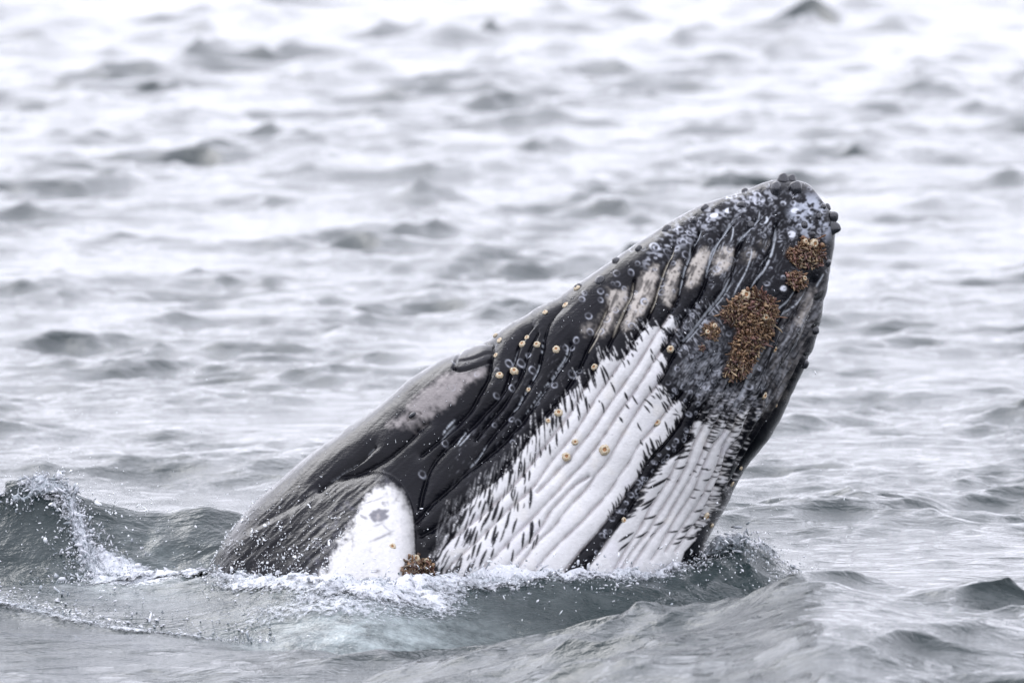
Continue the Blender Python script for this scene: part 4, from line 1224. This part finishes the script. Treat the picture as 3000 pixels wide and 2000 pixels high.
def foam_patch(path_xy, w_near, w_far, amp, tone, cov, seed, res=.011, lift=.008, crest=.5):
    """a churned skin of foam draped on the sea along a path; w_near / w_far = reach to the near and far side"""
    global nv
    Pth = np.asarray(path_xy, float)
    Ln = np.linalg.norm(np.diff(Pth, axis=0), axis=1).sum()
    nu = max(8, int(Ln / res)); C_ = catmull(Pth, nu)
    tt = np.linspace(0, 1, nu)
    wn = np.interp(tt, np.linspace(0, 1, len(w_near)), w_near); wf = np.interp(tt, np.linspace(0, 1, len(w_far)), w_far)
    tg = np.gradient(C_, axis=0); tg /= np.linalg.norm(tg, axis=1)[:, None] + 1e-9
    nm = np.stack([tg[:, 1], -tg[:, 0]], 1)
    nvv = max(6, int((max(wn) + max(wf)) / res))
    uu = np.linspace(-1, 1, nvv)
    off = np.where(uu[None] < 0, uu[None] * wf[:, None], uu[None] * wn[:, None])
    Xp = C_[:, 0][:, None] + nm[:, 0][:, None] * off; Yp = C_[:, 1][:, None] + nm[:, 1][:, None] * off
    sh = Xp.shape
    big = noise2(sh, 26, 3, seed); sm = noise2(sh, 7, 3, seed + 1); tiny = noise2(sh, 3, 1, seed + 2)
    ed_ = 1 - np.abs(uu[None]) ** 2.2 + 0 * big
    hump = np.exp(-((uu[None] - crest + .25 * noise2(sh, 40, 2, seed + 5)) / .42) ** 2)
    Zp = sea_z(Xp, Yp) + lift + amp * hump * np.clip(.55 + .8 * big, 0, 2) + amp * .55 * np.clip(sm, -.6, 2) * ed_ + amp * .25 * tiny * ed_
    Xp = Xp + .012 * noise2(sh, 5, 2, seed + 3); Yp = Yp + .02 * noise2(sh, 5, 2, seed + 4)
    endf = np.minimum(1, np.minimum(tt, 1 - tt) * 8)[:, None]
    cv = cov * ed_ * endf * (1 + .35 * big)
    V_ = np.stack([Xp, Yp, Zp], -1).reshape(-1, 3)
    ix = np.arange(sh[0] * sh[1]).reshape(sh)
    q = np.stack([ix[:-1, :-1], ix[1:, :-1], ix[1:, 1:], ix[:-1, 1:]], -1).reshape(-1, 4)
    FV.append(V_); FFq.append(quads_to_tris(q) + nv); nv += len(V_)
    FA.append((tone + .10 * big + .06 * hump).ravel() - .06); FC.append(cv.ravel())

xs_ = np.linspace(-2.25, 1.42, 40)
yc_ = np.interp(xs_, bc[g], cy[g])
yc_ = np.convolve(np.pad(yc_, 2, mode='edge'), np.ones(5) / 5, 'valid')
col_path = list(zip(xs_, yc_ - .02))
RIM = ([-4.6, -3.6, -3.2, -2.85, -2.4, -1.7, -1.2], [-1.6, -1.7, -1.95, -2.3, -2.65, -2.85, -2.9])
foam_patch(col_path, [.20, .32, .44, .44, .30, .22, .14], [.10], .022, .03, .90, 100, crest=.35)
foam_patch([(x, y - .02) for x, y in col_path], [.10, .16, .24, .22, .2, .15, .12], [.08], .036, .06, 1.0, 110, crest=.3)
foam_patch([(1.30, -.45), (1.45, -.25), (1.62, -.1), (1.78, .05), (1.95, .15)], [.3, .4, .35, .2], [.2, .3, .3, .15], .045, -.04, .85, 120, crest=0)
foam_patch([(-3.42, .80), (-3.28, .74), (-3.14, .62), (-3.07, .42), (-2.99, .2), (-2.87, -.1), (-2.72, -.5), (-2.55, -.9)], [.07, .07, .07, .08, .10, .20, .34, .38, .2], [.07, .07, .07, .08, .10, .20, .34, .38, .2], .035, .04, 1.05, 130, crest=0)
foam_patch([(-2.95, -.45), (-2.6, -.55), (-2.25, -.6), (-2.0, -.75)], [.45, .5, .4, .3], [.35, .4, .3, .2], .030, .05, 1.0, 140, crest=0)
foam_patch([(x, y + .04) for x, y in zip(*RIM)][0:6], [.10, .12, .14, .12], [.2, .25, .25, .2], .009, .0, .66, 150, crest=.2)
foam_patch([(-2.98, .30), (-2.8, .16), (-2.62, .02), (-2.45, -.15), (-2.25, -.3)], [.14, .2, .26, .26, .16], [.10, .16, .2, .2, .12], .030, .06, 1.0, 155, crest=0)
foam_patch([(-1.9, -2.1), (-1.5, -2.25), (-1.0, -2.3), (-.5, -2.05), (-.2, -1.8)], [.3, .45, .5, .4, .2], [.3, .4, .4, .3, .2], .016, .03, .66, 160, crest=0)
foam_patch([(-3.62, .70), (-3.5, .74), (-3.35, .72), (-3.2, .66)], [.10, .14, .12, .05], [.08, .1, .1, .05], .04, -.04, 1.0, 170, crest=0)

P = []; R = []
def add(p, r_, fl=(1, 1, .7)):
    e_ = 1 + fr_.gamma(1.0, .8)
    P.append(p); R.append([r_ * fl[0] * e_, r_ * fl[1] * fr_.uniform(.6, 1.1), r_ * fl[2] * fr_.uniform(.7, 1.0)])
for k in range(1500):
    x = fr_.uniform(-2.15, 1.40); cl = .5 + .5 * math.sin(x * 9.1 + 1) * math.sin(x * 23.3)
    y = np.interp(x, xs_, yc_) - fr_.gamma(2.0, .10)
    add((x, y, float(sea_z(x, y)) + max(0, fr_.normal(.02, .025 + .035 * cl))), fr_.gamma(2.0, .0022) + .0015)
for k in range(700):
    x = fr_.normal(1.64, .22); y = fr_.normal(-.1, .25)
    add((x, y, float(sea_z(x, y)) + abs(fr_.normal(0, .045))), fr_.gamma(2, .0022) + .0015)
sp = np.array(sxp)
for k in range(1500):
    t_ = fr_.uniform() ** .7; q = t_ * (len(sp) - 1); i = min(int(q), len(sp) - 2); fq = q - i
    c0 = sp[i] * (1 - fq) + sp[i + 1] * fq; wd = .04 + .22 * t_ ** 1.8
    x, y = c0[0] + fr_.normal(0, wd), c0[1] + fr_.normal(0, wd * .8)
    add((x, y, float(sea_z(x, y)) + abs(fr_.normal(0, .02 + .02 * t_))), fr_.gamma(2, .0022) + .0015)
for k in range(500):
    x = fr_.normal(-3.42, .15); y = fr_.normal(YC - .02, .08)
    add((x, y, float(sea_z(x, y)) + abs(fr_.normal(.0, .03))), fr_.gamma(2, .0024) + .0015)
for k in range(700):
    x = fr_.uniform(-3.9, -1.6); y = np.interp(x, *RIM) + fr_.gamma(2, .16)
    add((x, y, float(sea_z(x, y)) + abs(fr_.normal(0, .015))), fr_.gamma(2, .0020) + .0015)
bV, bF = blobs(np.array(P), np.array(R), .35, 5)
FV.append(bV); FFq.append(bF + nv); nv += len(bV)
FA.append(np.repeat(fr_.uniform(-.12, .30, len(P)), 12)); FC.append(np.full(len(bV), 3.0))
fme = mesh_from('foam', np.concatenate(FV), np.concatenate(FFq))
attr(fme, 'air', 'FLOAT', np.concatenate(FA)); attr(fme, 'cover', 'FLOAT', np.concatenate(FC))
foam = link('foam', fme, None, m_foam)
foam['kind'] = 'stuff'; foam['label'] = 'white foam churned up along the waterline of the whale'; foam['category'] = 'foam'

P = []; R = []
for k in range(900):   # in the air over the collar
    x = fr_.uniform(-2.2, 2.0); y = np.interp(x, xs_, yc_) - fr_.gamma(2, .12)
    add((x, y, float(sea_z(x, y)) + fr_.gamma(1.3, .06)), fr_.gamma(2, .0012) + .001, (1, 1, 1))
for k in range(5000):  # water running off the shoulder and flipper root
    x, y = fr_.uniform(620, 1090), fr_.uniform(1430, 1745)
    pat = math.sin(x * .05 + y * .03) * math.sin(x * .023 - y * .06) + .5 * math.sin(x * .13 + y * .11)
    if fr_.uniform() > float(sstep(1360, 1720, np.array(y))) * (.12 + .88 * (pat > .25)): continue
    if fm[int(y - Y0), int(x - X0)] > .4: continue
    s_ = on_skin(x, y)
    if s_ is None: continue
    p, nr_ = s_
    add(tuple(p + nr_ * fr_.uniform(0, .008)), fr_.gamma(1.6, .0016) + .0009, (1, .7, 1))
for k in range(1500):   # drops clinging to the wet dark skin
    x, y = fr_.uniform(700, 2380), fr_.uniform(520, 1700)
    iy_, ix_ = int((y - Y0) / 2), int((x - X0) / 2)
    if look[iy_, ix_] < 0 or wmask[int(y - Y0), int(x - X0)] > .3: continue
    s_ = on_skin(x, y); p, nr_ = s_
    add(tuple(p + nr_ * .001), fr_.gamma(1.5, .0007) + .0008, (1, 1, 1))
for k in range(420):   # wide fine spray
    x, y = fr_.uniform(-3.7, 2.4), fr_.normal(-.6, 1.2); add((x, y, float(sea_z(x, y)) + fr_.gamma(1.4, .35)), fr_.gamma(2, .0010) + .0008, (1, 1, 1))
for k in range(260):
    x, y = fr_.normal(-3.1, .4), fr_.normal(.6, .25); add((x, y, float(sea_z(x, y)) + fr_.gamma(1.4, .07)), fr_.gamma(2, .0017) + .001, (1, 1, 1))
dV, dF = blobs(np.array(P), np.array(R), .15, 6)
spray = link('spray', mesh_from('spray', dV, dF), None, m_drop)
spray['kind'] = 'stuff'; spray['label'] = 'fine water droplets flying off the whale'; spray['category'] = 'spray'
